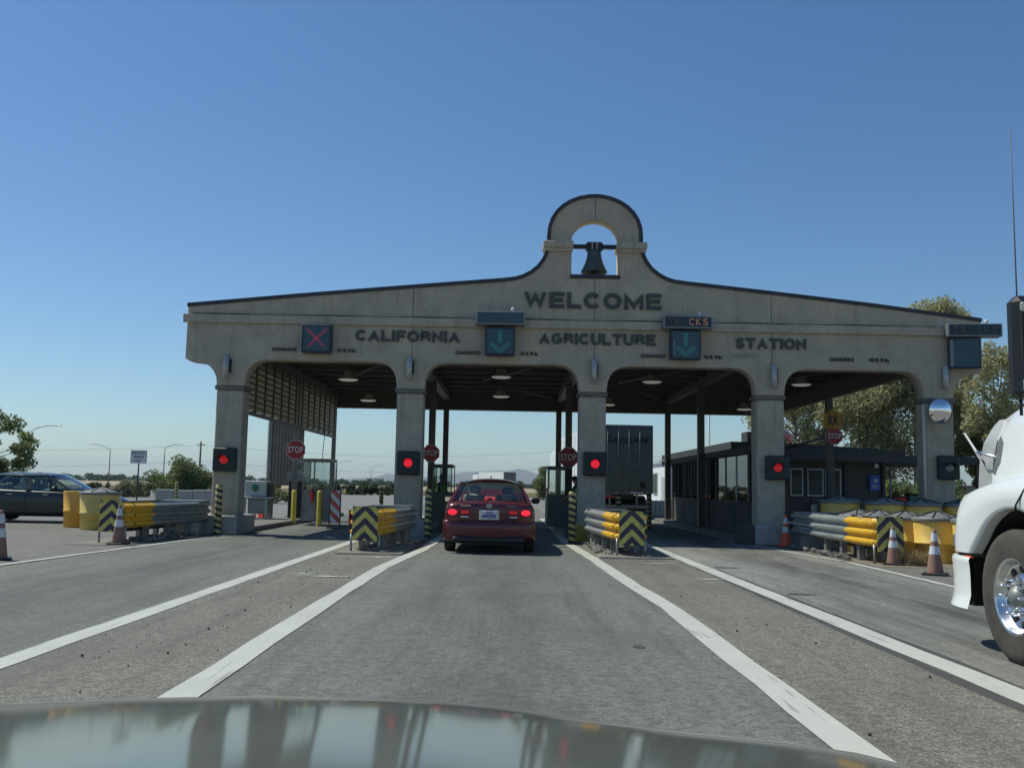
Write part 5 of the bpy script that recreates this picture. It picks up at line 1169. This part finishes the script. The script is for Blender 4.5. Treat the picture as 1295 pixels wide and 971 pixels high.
# front wheels
for sx in (-1, 1):
    wx = 5.22 + sx * 1.105; wl = thing('wheel', None, None, (wx - 5.22, WY - 9.0, .52)); wl.parent = tr
    r = .525; h = .14; sd = sx
    tyr = MB().lathe([(r * .56, -h), (r * .85, -h * 1.05), (r * .97, -h * .92), (r, -h * .7), (r, h * .7), (r * .97, h * .92), (r * .85, h * 1.05), (r * .56, h)], 56, axis='x').build('tyre', 'rubber_d', wl)
    for k in (-.45, 0, .45): MB().lathe([(r + .001, h * k - .008), (r - .001, h * k - .008), (r + .0015, h * k + .008)], 56, axis='x').build('tread_groove', 'black', wl)
    mb = MB(); q = sd
    mb.lathe([(r * .585, h * .98 * q), (r * .56, h * 1.02 * q), (r * .53, h * .9 * q), (r * .50, h * .55 * q), (r * .47, h * .45 * q), (r * .36, h * .40 * q), (r * .30, h * .62 * q), (r * .27, h * .66 * q), (r * .20, h * .62 * q), (r * .17, h * .3 * q)], 48, axis='x')
    mb.build('rim', 'alum', wl)
    for k in range(10):
        a = 2 * math.pi * (k + .5) / 10; MB().lathe([(.034, 0), (.034, .004 * q), (.001, .0045 * q)], 12, (h * .44 * q, r * .42 * math.cos(a), r * .42 * math.sin(a)), axis='x').build('hand_hole', 'black', wl)
        a = 2 * math.pi * k / 10; MB().lathe([(.017, 0), (.016, .035 * q), (.012, .075 * q), (.001, .085 * q)], 8, (h * .64 * q, r * .255 * math.cos(a), r * .255 * math.sin(a)), axis='x').build('lug_nut', 'chrome', wl)
    MB().lathe([(r * .17, h * .3 * q), (r * .16, h * .9 * q), (r * .08, h * 1.15 * q), (.001, h * 1.2 * q)], 20, axis='x').build('hub_cap', 'galv_dirty', wl)
    for k in ('label', 'category'):
        if k in wl: del wl[k]

# ================================================================== OWN CAR HOOD (bottom of the picture)
oc = thing('silver_car', 'silver car bonnet across the bottom foreground, reflecting the gateway', 'car', (-.33, 0, 0)); OC = (-.33, 0, 0)
def hoodf(u, v):
    X = -1.16 + 1.86 * u if True else 0
    x = -.33 + (u * 2 - 1) * .98
    zc = float(np.interp(x, [-1.31, -1.1, -.86, -.6, -.4, -.22, -.1, 0, .13, .27, .37, .47, .56, .65], [.84, .897, .930, .943, .950, .950, .947, .940, .926, .912, .905, .898, .888, .868]))
    y = .45 + 1.25 * v; yy = y - .06 * (abs(x + .33) / .98) ** 2.4 * v; e = v ** 14
    return (x, yy, zc + .012 + .125 * (1 - v) - .03 * e)
MB().grid(hoodf, 60, 44).build('bonnet', 'ownhood', oc, OC)
def nosef(u, v):
    p = hoodf(u, 1.0); return (p[0], p[1] + .05 * math.sin(v * math.pi * .6), p[2] - .55 * v)
MB().grid(nosef, 40, 8).build('front_bumper', 'ownhood', oc, OC)
for sx in (-1, 1):
    def sidef(u, v): p = hoodf(0 if sx < 0 else 1, u); return (p[0] + sx * .06 * math.sin(v * 1.5), p[1], p[2] - .45 * v)
    MB().grid(sidef, 20, 6).build('wing', 'ownhood', oc, OC)
MB().box(-.33 - .8, -.33 + .8, .3, 1.35, .25, .6).build('underbody', 'black', oc, OC)

# ================================================================== TRAILERS
def trailer(label, loc, rz, L, text=None, rear='trailer_rear', side='trailer_side', W=2.6, H=4.1, cab=True):
    s = thing('semi_trailer', label, 'trailer', loc, rz)
    hw = W / 2
    MB().box(-hw, hw, .03, L, 1.15, H).build('box', side, s)
    for sx in (-1, 1): MB().bbox(min(0, sx * (hw - .06)) if sx < 0 else .008, max(0, sx * (hw - .06)) if sx > 0 else -.008, -.02, .03, 1.2, H - .1, .008).build('rear_door', rear, s)
    mb = MB(); mb.box(-hw - .01, -hw + .06, -.05, .029, 1.1, H + .01); mb.box(hw - .06, hw + .01, -.05, .029, 1.1, H + .01); mb.box(-hw + .061, hw - .061, -.05, .029, H - .1, H + .01); mb.box(-hw + .061, hw - .061, -.06, .029, 1.05, 1.2); mb.build('rear_frame', 'greyplastic' if text else 'galv', s)
    for x in (-.45, -.15, .15, .45): MB().cyl((x * 1.6, -.05, 1.22), (x * 1.6, -.05, H - .12), .02, n=6).build('lock_rod', 'galv_dirty', s)
    MB().box(-1.1, 1.1, -.05, .05, .45, .6).build('under_guard', 'galv_dirty', s)
    for x in (-.6, .6): MB().box(x - .04, x + .04, -.03, .03, .6, 1.05).build('guard_strut', 'galv_dirty', s)
    for x in (-1.1, -.95, .95, 1.1): MB().lathe([(.05, -.06), (.05, -.075), (.001, -.08)], 10, (x, 0, 1.12), axis='y').build('tail_lamp', 'red_box', s)
    MB().box(-1.25, 1.25, 3.6, 3.63, .12, 1.0).build('dark_under_panel', 'black', s)  # full-width black panel added so the space beneath the trailer stays dark
    MB().box(-.9, -.4, -.062, -.052, .9, .98).build('reflector_tape', 'red_reflect', s); MB().box(.3, .9, -.066, -.061, 1.1, 1.16).build('reflector_tape', 'reflect', s)
    for y in (1.6, 2.9):
        for sx in (-1, 1): MB().lathe([(.001, -.28), (.48, -.28), (.5, -.24), (.5, .24), (.48, .28), (.001, .28)], 24, (sx * .98, y, .5), axis='x').build('wheel', 'rubber', s)
    MB().box(-.5, .5, .2, L - 1, .85, 1.14).build('chassis', 'black', s)
    for k in range(int(L // 1.2)):
        for sx in (-1, 1): MB().box(sx * hw - (.0 if sx > 0 else .012), sx * hw + (.012 if sx > 0 else 0), .6 + k * 1.2, .64 + k * 1.2, 1.2, H - .1).build('side_rib', 'galv', s)
    if cab:
        MB().bbox(-1.2, 1.2, L + .8, L + 4.2, .9, 3.6, .15).build('tractor_cab', 'whitepaint', s)
        for sx in (-1, 1): MB().lathe([(.001, -.14), (.5, -.14), (.5, .14), (.001, .14)], 20, (sx * 1.08, L + 3.6, .5), axis='x').build('wheel', 'rubber', s)
    if text:
        text_obj('door_lettering', text, -1.05, 1.14, 3.30, 3.60, -.035, 'signbox', s, ext=.02, bold=.02, shear=.35)
        MB().box(.15, .75, -.028, -.021, 2.3, 2.42).build('small_decal', 'greyplastic', s); MB().box(.72, 1.0, -.028, -.021, 1.35, 1.62).build('placard', 'black', s)
    return s
trailer('dark rear doors of a parked trailer behind the middle column', (4.98, 42.0, 0), R_(3.5), 16, 'TRANSAM')
trailer('distant white trailer seen over the red car roof', (-.1, 186, 0), R_(22), 14, None, 'greyplastic')

# ================================================================== STATION BUILDING (right)
sb = thing('office_building', 'dark flat roofed office with wide porch behind the right lanes', 'building', (15, 45, 0)); SBO = (15, 45, 0)
def bp_(mb, nm, mt, par=None): return mb.build(nm, mt, par or sb, SBO)
bp_(MB().box(11.4, 15.3, 39.2, 56, 0, 2.75), 'walls', 'bldg')
bp_(MB().prism([(8.9, 2.62), (15.9, 2.55), (15.9, 3.02), (11.3, 3.26), (8.9, 3.28)], 38.4, 56), 'roof', 'fascia')
bp_(MB().box(8.88, 15.92, 38.3, 38.42, 2.55, 3.04), 'front_fascia', 'fascia')
bp_(MB().box(15.93, 19.5, 39.0, 46, 2.56, 2.86), 'carport_roof', 'fascia')
for x in (17.8, 19.3): bp_(MB().box(x - .06, x + .06, 39.3, 39.42, 0, 2.56), 'carport_post', 'bldg')
bp_(MB().bbox(9.75, 10.45, 39.2, 40.2, 3.27, 3.75, .03), 'rooftop_unit', 'fascia')
for y, mt_, hwid in ((41.9, 'frame_w', .16), (45.2, 'fascia', .12), (49, 'fascia', .12), (52.5, 'fascia', .12)):
    bp_(MB().box(9.55 - hwid, 9.55 + hwid, y, y + .2, 0, 2.6), 'porch_post', mt_)
for x0, x1 in ((11.50, 12.02), (12.2, 12.86), (12.93, 13.58)):
    f = bp_(MB().box(x0, x1, 39.12, 39.21, 1.14, 2.27), 'window', 'frame_w'); bp_(MB().box(x0 + .055, x1 - .055, 39.10, 39.118, 1.20, 2.21), 'pane', 'win', f)
for y in (41, 43.5, 47.5, 51):
    f = bp_(MB().box(11.33, 11.41, y, y + 1.1, .9, 2.2), 'window', 'bldg'); bp_(MB().box(11.31, 11.328, y + .06, y + 1.04, .96, 2.14), 'pane', 'win', f)
f = bp_(MB().box(11.33, 11.41, 45.2, 46.15, 0, 2.1), 'door', 'fascia'); bp_(MB().box(11.27, 11.328, 45.3, 45.36, 1.0, 1.1), 'handle', 'chrome', f)
for x in (13.7, 15.25): bp_(MB().box(x, x + .12, 39.08, 39.2, 0, 2.55), 'trim_board', 'fascia')
bs = thing('wall_notice', 'blue notice board on the office wall right of the windows', 'sign', (14.94, 39.1, 1.72)); MB().box(-.21, .21, -.03, .09, -.31, .31).build('board', 'bluesign', bs); MB().lathe([(.09, -.035), (.09, -.04), (.001, -.042)], 14, (.02, 0, .1), axis='y').build('logo_disc', 'frame_w', bs); MB().box(-.13, .13, -.036, -.031, -.12, -.08).build('text_bar', 'frame_w', bs); MB().box(-.13, .13, -.036, -.031, -.2, -.17).build('text_bar', 'frame_w', bs)
q = thing('wall_lamp', 'small pale lamp on the office wall above the blue notice', 'lamp', (15.0, 39.1, 2.42)); MB().bbox(-.09, .09, -.12, .09, -.09, .1, .02).build('lamp_box', 'frame_w', q); MB().box(-.06, .06, -.135, -.121, -.06, .05).build('lamp_glass', 'white', q)
bp_(MB().box(8.80, 8.875, 38.4, 56, 2.90, 2.98), 'gutter', 'galv_dirty'); bp_(MB().cyl((15.6, 39.12, 0), (15.6, 39.12, 2.54), .04, n=8), 'downpipe', 'galv_dirty')
bp_(MB().box(12.3, 12.55, 39.06, 39.19, .45, .80), 'meter_box', 'galv_dirty'); bp_(MB().cyl((12.42, 39.15, .8), (12.42, 39.15, 1.12), .02, n=6), 'conduit', 'galv_dirty')
for k, (x0, x1) in enumerate(((11.555, 11.965), (12.255, 12.805), (12.985, 13.525))): bp_(MB().box(x0, x1, 39.088, 39.098, 1.95 - .12 * k, 2.20), 'blind', 'fascia')
# white modular building
wb = thing('white_cabin', 'white sunlit cabin seen between the trailer and the office', 'building', (13, 66, 0)); WO = (13, 66, 0)
MB().box(9.95, 18, 60.5, 72, 0, 3.0).build('walls', 'whitewall', wb, WO); MB().box(9.8, 18.2, 60.3, 72.2, 3.0, 3.28).build('roof', 'frame_w', wb, WO)
f = MB().box(9.86, 9.96, 64.4, 66.2, 1.0, 2.4).build('window', 'galv', wb, WO); MB().box(9.84, 9.858, 64.5, 66.1, 1.08, 2.32).build('pane', 'win', f, WO)
f = MB().box(9.86, 9.96, 60.9, 62.2, 0, 2.1).build('door', 'frame_w', wb, WO)
# ribbed white barrier
s = thing('ribbed_barrier', 'low white ribbed panel fence right of the trailer', 'fence', (6.9, 44.5, 0))
MB().box(-.35, .9, 0, .06, .10, .78).build('panel', 'white', s)
for k in range(6): MB().box(-.33 + k * .22, -.27 + k * .22, -.05, -.001, .12, .80).build('rib', 'white', s)
MB().bbox(-.85, -.36, -.1, .3, .1, .80, .03).build('end_block', 'white', s)
# red and green crates under carport
for x, c, mt_, lb in ((16.4, .0, 'red_box', 'red crate under the open carport'), (17.1, .1, 'green_box', 'green bin under the open carport')):
    s = thing('crate', lb, 'crate', (x, 40.4, 0)); MB().bbox(-.3, .3, -.25, .25, 0, 1.15 + c, .03).build('box', mt_, s); MB().bbox(-.33, .33, -.28, .28, 1.151 + c, 1.22 + c, .02).build('rim', 'black', s)
# barrier arm & flag
s = thing('barrier_arm', 'dark raised bar crossing in front of the trees behind the right lane', 'barrier arm', (9.3, 33.0, 0)); MB().cyl((0, 0, 2.7), (1.75, 0, 3.25), .035, n=8).build('arm', 'black', s); MB().box(-.08, .08, -.08, .08, 0, 2.8).build('arm_post', 'steel', s)
s = thing('hanging_flag', 'white and red flag hanging beside the fourth column', 'flag', (11.9, 42, 3.9)); mb = MB()
for k in range(6):
    def fl(u, v, k=k): return (u * .55, .06 * math.sin(u * 6), .35 - .45 * u - .06 * k - .06 * v - .06 * u * v)
    mb.grid(fl, 8, 1, m=k % 2)
mb.build('flag_cloth', ['flagwhite', 'flagred'], s, fix=False); MB().cyl((0, 0, -.7), (0, 0, .5), .02, n=8).build('flag_staff', 'galv', s)

# ================================================================== LEFT: low wall, signs, lamps, poles
s = thing('low_wall', 'low pale concrete wall behind the left barrier', 'wall', (-18.0, 52, 0))
for k in range(4):
    x = -1.2 + k * 1.02
    MB().bbox(x, x + 1.0, -.25, .25, 0, .82 - .03 * (k % 2), .03).build('wall_block', 'plinth', s)
s = thing('parking_sign', 'white rectangular parking sign on a tall thin post', 'sign', (-23.8, 61, 0)); MB().cyl((0, 0, 0), (0, 0, 3.2), .05, n=8).build('post', 'steel', s); MB().box(-.52, .52, -.08, -.05, 2.35, 3.18).build('sign_plate', 'white', s); MB().box(-.49, .49, -.084, -.081, 2.38, 3.15).build('sign_border', 'greyplastic', s); MB().box(-.47, .47, -.088, -.085, 2.40, 3.13).build('sign_face', 'white', s)
for t_, z0, z1, w_ in (('EMPLOYEE', 2.93, 3.07, .40), ('PARKING', 2.68, 2.84, .34), ('ONLY', 2.45, 2.60, .26)): text_obj('sign_lettering', t_, -w_, w_, z0, z1, -.092, 'letter_s', s, ext=.005, bold=.015)
def street_lamp(label, x, y, h, arm, sx):
    s = thing('street_lamp', label, 'street lamp', (x, y, 0), group='distant street lamps'); MB().cyl((0, 0, 0), (0, 0, h), .16, .10, n=8).build('pole', 'galv_dirty', s)
    mb = MB(); mb.tube([(0, 0, h), (sx * arm * .3, 0, h + arm * .18), (sx * arm * .65, 0, h + arm * .26), (sx * arm, 0, h + arm * .27)], .08, 6); mb.build('arm', 'galv_dirty', s)
    MB().bbox(sx * arm - .45, sx * arm + .45, -.2, .2, h + arm * .27 - .1, h + arm * .27 + .1, .05).build('lamp_head', 'galv', s)
street_lamp('distant street lamp with arm to the left of the parking sign', -101, 240, 8.6, 5.2, -1)
street_lamp('distant street lamp with arm right of the parking sign', -80, 220, 8.6, 3.6, 1)
street_lamp('street lamp rising beside the left edge tree', -97, 190, 10.0, 6.5, 1)
street_lamp('tiny street lamp behind the left booth', -77, 420, 9.5, 6.5, 1)
street_lamp('tiny street lamp left of the second column', -73, 500, 9.5, 6.5, 1)
street_lamp('street lamp arm at the right behind the gateway end', 40, 85, 15.2, 3.2, 1)
s = thing('tall_mast', 'tall thin pale mast between the rear canopy posts', 'pole', (14.2, 68, 0)); MB().cyl((0, 0, 0), (0, 0, 9), .07, n=8).build('mast', 'white', s); MB().cyl((0, 0, 8.8), (.3, 0, 9.2), .04, n=6).build('mast_tip', 'white', s)
s = thing('utility_pole', 'distant utility pole with crossbar above the office roof', 'pole', (43, 200, 0)); MB().cyl((0, 0, 0), (0, 0, 9.9), .16, n=8).build('pole', 'wood', s); MB().box(-1.6, 1.6, -.1, .1, 9.2, 9.4).build('crossbar', 'wood', s)
up = thing('utility_pole', 'brown utility pole just left of the leftmost column', 'pole', (-75, 230, 0)); MB().cyl((0, 0, 0), (0, 0, 10.8), .26, .2, n=8).build('pole', 'wood', up); MB().box(-1.0, 1.0, -.1, .1, 9.9, 10.1).build('crossbar', 'wood', up)
for dz, lb in ((10.1, 'upper power line crossing the left sky to the brown pole'), (6.2, 'lower power line crossing the left sky')):
    mb = MB(); pts = []
    for k in range(41):
        x = -260 + 440 * k / 40; u = ((x + 75) % 92) / 92; pts.append((x, 232 if x > -400 else 0, dz - 2.2 * 4 * u * (1 - u) + .004 * abs(x + 75)))
    mb.tube(pts, .03, 4); tag(mb.build('power_line', 'steel'), lb, 'wire')

# ================================================================== VEGETATION
def leaves(mb_pts, n, centers, size, rnd, flat=.8, tri=False):
    C_ = np.array([c[:3] for c in centers]); Rr = np.array([c[3] for c in centers]); w_ = Rr ** 2; w_ /= w_.sum()
    idx = rnd.choice(len(centers), n, p=w_); d = rnd.normal(size=(n, 3)); d /= np.linalg.norm(d, axis=1)[:, None]
    r = rnd.random(n) ** .45; P = C_[idx] + d * (Rr[idx] * r)[:, None] * np.array([1, 1, flat])
    a = rnd.normal(size=(n, 3)); a /= np.linalg.norm(a, axis=1)[:, None]; b_ = np.cross(a, rnd.normal(size=(n, 3))); b_ /= np.linalg.norm(b_, axis=1)[:, None]
    s = size * rnd.uniform(.6, 1.4, n)[:, None]; v = np.stack([P - a * s, P + b_ * s * .5, P + a * s, P - b_ * s * .5], 1).reshape(-1, 3); return v
def foliage_obj(name, verts, mt, parent):
    n = len(verts) // 4; me = bpy.data.meshes.new(name); me.vertices.add(len(verts)); me.vertices.foreach_set('co', verts.ravel().astype(np.float32))
    me.loops.add(4 * n); me.loops.foreach_set('vertex_index', np.arange(4 * n, dtype=np.int32)); me.polygons.add(n)
    me.polygons.foreach_set('loop_start', np.arange(0, 4 * n, 4, dtype=np.int32)); me.polygons.foreach_set('loop_total', np.full(n, 4, dtype=np.int32)); me.update(); me.materials.append(M[mt]); return obj(name, me, parent)
def tree(name, label, loc, h, crown_r, mt, bark, seed, n=9000, leaf=.10, base=.35, clump=.8, kind='round', nc=34, lean=0, droop=.8, group=None):
    rnd = np.random.default_rng(seed); rr = random.Random(seed)
    s = thing(name, label, 'tree' if 'tree' in name or 'eucal' in name or 'pine' in name else 'bush', loc, group=group)
    tr_ = MB(); pts = [(lean * h * t ** 2, .0, h * t * .9) for t in (0, .2, .4, .6, .8, 1)]; r0 = max(.04, h * .022)
    for i in range(5): tr_.cyl(pts[i], pts[i + 1], r0 * (1 - i * .17), r0 * (1 - (i + 1) * .17), n=8)
    cs = []
    for i in range(nc):
        t = rr.uniform(base, 1.0); a = rr.uniform(0, 6.283)
        if kind == 'round': rad = crown_r * math.sqrt(max(.05, 1 - ((t - (base + 1) / 2) / ((1 - base) / 2 * 1.08)) ** 2)) * rr.uniform(.25, 1.0)
        elif kind == 'cone': rad = crown_r * (1.06 - (t - base) / (1 - base)) * rr.uniform(.3, 1.0)
        else: rad = crown_r * rr.uniform(.3, 1.0) * (.6 + .4 * math.sin(t * 3))
        c = (lean * h * t * t + rad * math.cos(a), rad * math.sin(a), h * t); cs.append((*c, clump * rr.uniform(.55, 1.2)))
        if rad > .4 and i % 2 == 0: tr_.cyl((lean * h * (t * .7) ** 2, 0, h * max(.1, t * .72)), c, r0 * .3, r0 * .08, n=5)
    tr_.build('trunk', bark, s)
    foliage_obj('crown', leaves(None, n, cs, leaf, rnd, droop), mt, s); return s
def shrub(name, label, loc, w_, h, mt, seed, n=5000, leaf=.08, group=None):
    rnd = np.random.default_rng(seed); rr = random.Random(seed); s = thing(name, label, 'bush', loc, group=group); cs = []
    for i in range(22):
        a = rr.uniform(0, 6.28); q = rr.random() ** .6; x = w_ / 2 * q * math.cos(a); y = w_ / 2 * q * math.sin(a); z = h * rr.uniform(.15, .85) * (1 - .45 * q); cs.append((x, y, z, min(w_, h) * rr.uniform(.14, .26)))
    tk = MB()
    for i in range(6): c = cs[i]; tk.cyl((c[0] * .1, c[1] * .1, 0), c[:3], .05, .02, n=5)
    tk.build('stems', 'bark_d', s); foliage_obj('foliage', leaves(None, n, cs, leaf, rnd, .9), mt, s)
# left side
tree('broad_tree', 'leafy tree cut off by the left picture edge', (-27.9, 50, 0), 5.0, 2.5, 'bush', 'bark_d', 21, 11000, .10, .25, .62, 'round', 40)
shrub('large_shrub', 'large round green shrub behind the left barrier', (-25.9, 75, 0), 4.3, 3.75, 'bush', 22, 12000, .085)
shrub('large_shrub', 'second green shrub joining the large one, half behind the leftmost column', (-23.9, 76, 0), 3.2, 2.7, 'bush', 23, 8000, .085)
shrub('grey_shrub', 'small grey shrub between parking sign and large shrub', (-28.6, 73, 0), 2.6, 1.75, 'scrub', 24, 6000, .07)
shrub('grey_shrub', 'low grey shrub just right of the parking sign post', (-30.0, 76, 0), 1.7, 1.5, 'scrub', 25, 3500, .07)
shrub('green_shrub', 'green shrub right of the leftmost column behind the table', (-17.3, 60, 0), 2.6, 1.9, 'scrub', 26, 5000, .07)
shrub('green_shrub', 'low green shrub behind the corrugated screen', (-14.9, 60, 0), 2.2, 1.6, 'bush', 27, 4000, .07)
for i, (x, w_, h) in enumerate(((-21.5, 3.6, 1.9), (-19.4, 3.0, 1.7), (-17.5, 3.2, 2.0), (-15.6, 3.0, 1.6), (-13.8, 2.8, 1.7))):
    shrub('far_bush', ['far bush in the row behind the left booth, leftmost', 'far bush in the row behind the left booth, second', 'tallest far bush of the row behind the striped panel', 'far bush in the row left of the second column', 'far bush in the row hidden by the second column'][i], (x, 112 + i, 0), w_, h, 'farbush', 30 + i, 3000, .09, group='bushes in a row beyond the lot')
for i, (x, y, w_, h) in enumerate(((-58, 118, 4, 1.7), (-52, 120, 3, 1.3), (-44, 122, 3.5, 1.4), (-66, 124, 6, 2.1), (-76, 130, 6, 2.0))):
    shrub('field_bush', ['dark field bush behind the left barrels', 'small field bush left of the parking sign', 'small field bush right of the parking sign', 'wide field bush at the far left', 'field bush at the far left edge behind the green car'][i], (x, y, 0), w_, h, 'farbush', 40 + i, 2000, .10, group='bushes in the left field')
tree('round_tree', 'small olive green tree right of the distant white trailer', (3.45, 98, 0), 3.1, 1.25, 'bush', 'bark_d', 50, 6000, .09, .12, .5, 'round', 30)
# mass of trees on the horizon
rnd = np.random.default_rng(60); cs = []
for i in range(520):
    x = random.uniform(-700, 420); cs.append((x, 700 + random.uniform(-40, 60), random.uniform(.5, 3.2), random.uniform(2.0, 4.5)))
o = foliage_obj('treeline', leaves(None, 42000, cs, .9, rnd, .6), 'farbush', None); tag(o, 'low dark line of trees along the horizon', 'trees', kind='stuff')
# dry grass
rnd = np.random.default_rng(61); n = 9000; gx = rnd.uniform(-75, 10, n); gy = rnd.uniform(119, 165, n); v = np.zeros((n, 4, 3)); hgt = rnd.uniform(.1, .35, n); v[:, 0] = np.stack([gx - .12, gy, 0 * gx - .03], 1); v[:, 1] = np.stack([gx + .12, gy, 0 * gx - .03], 1); v[:, 2] = np.stack([gx + .09, gy, hgt], 1); v[:, 3] = np.stack([gx - .05, gy, hgt * .9], 1)
o = foliage_obj('dry_grass', v.reshape(-1, 3), 'straw', None); tag(o, 'strip of dry straw coloured grass beyond the lot', 'grass', kind='stuff')
# right side
tree('eucalyptus', 'pale eucalyptus behind the office, leftmost of the right trees', (19.8, 66, 0), 8.4, 3.0, 'euc', 'bark', 70, 20000, .11, .3, .95, 'round', 60, droop=1.1)
tree('eucalyptus', 'large eucalyptus filling the opening of the rightmost lane', (24.0, 64, 0), 10.9, 4.0, 'euc', 'bark', 71, 40000, .11, .2, 1.15, 'round', 90, droop=1.1)
tree('eucalyptus', 'tall eucalyptus whose top shows above the gateway right end', (30.4, 66, 0), 14.3, 3.4, 'euc', 'bark', 72, 42000, .11, .25, .95, 'round', 76, droop=1.1)
tree('eucalyptus', 'sparse eucalyptus with pale leaning trunk right of the rightmost column', (29.0, 56, 0), 10.0, 2.2, 'euc', 'bark', 73, 7000, .11, .42, .7, 'round', 30, lean=-.05, droop=1.2)
tree('pine_tree', 'yellow green pine behind the white truck mirror', (34.6, 62, 0), 12.6, 3.2, 'pine', 'bark_d', 74, 40000, .11, .2, .85, 'cone', 76)
tree('pine_tree', 'dark pine low behind the white truck hood', (31.0, 60, 0), 6.2, 2.6, 'pine', 'bark_d', 75, 26000, .11, .15, .7, 'round', 36)
tree('eucalyptus', 'eucalyptus top just above the gateway roof near its right end', (26.5, 62, 0), 13.0, 2.1, 'euc', 'bark', 76, 20000, .12, .5, .8, 'round', 30)
tree('round_tree', 'small pale tree top above the office roof by the mast', (27.5, 124, 0), 6.6, 2.2, 'euc', 'bark', 77, 6000, .14, .3, .8, 'round', 26)
for i, (x, y) in enumerate(((17.6, 52), (20.5, 50), (23.5, 52))): shrub('green_shrub', ['shrub behind the carport, left one', 'shrub behind the carport, middle one', 'shrub behind the carport, right one'][i], (x, y, 0), 3.2, 2.6, 'bush', 80 + i, 6000, .09)
s = thing('stucco_wall', 'short cream wall at the right behind the rightmost column', 'wall', (30.4, 70, 0)); MB().bbox(-1.6, 5, -.2, .2, 0, 1.9, .03).build('wall_panel', 'plinth', s); MB().bbox(-1.65, 5.05, -.25, .25, 1.901, 2.0, .02).build('wall_cap', 'plinth', s)

# ================================================================== HAZE
hz = MB().box(-6000, 6000, -3000, 9000, -4, 165).build('haze', [])
V = bpy.data.materials.new('haze_air'); V.use_nodes = True; t = V.node_tree; t.nodes.clear(); o = t.nodes.new('ShaderNodeOutputMaterial'); pv = t.nodes.new('ShaderNodeVolumePrincipled')
pv.inputs['Color'].default_value = (.66, .84, 1, 1); pv.inputs['Density'].default_value = .0001; pv.inputs['Anisotropy'].default_value = .2; t.links.new(pv.outputs[0], o.inputs['Volume'])
hz.data.materials.append(V); hz['kind'] = 'stuff'; hz['label'] = 'thin pale haze over the whole plain'; hz['category'] = 'haze'
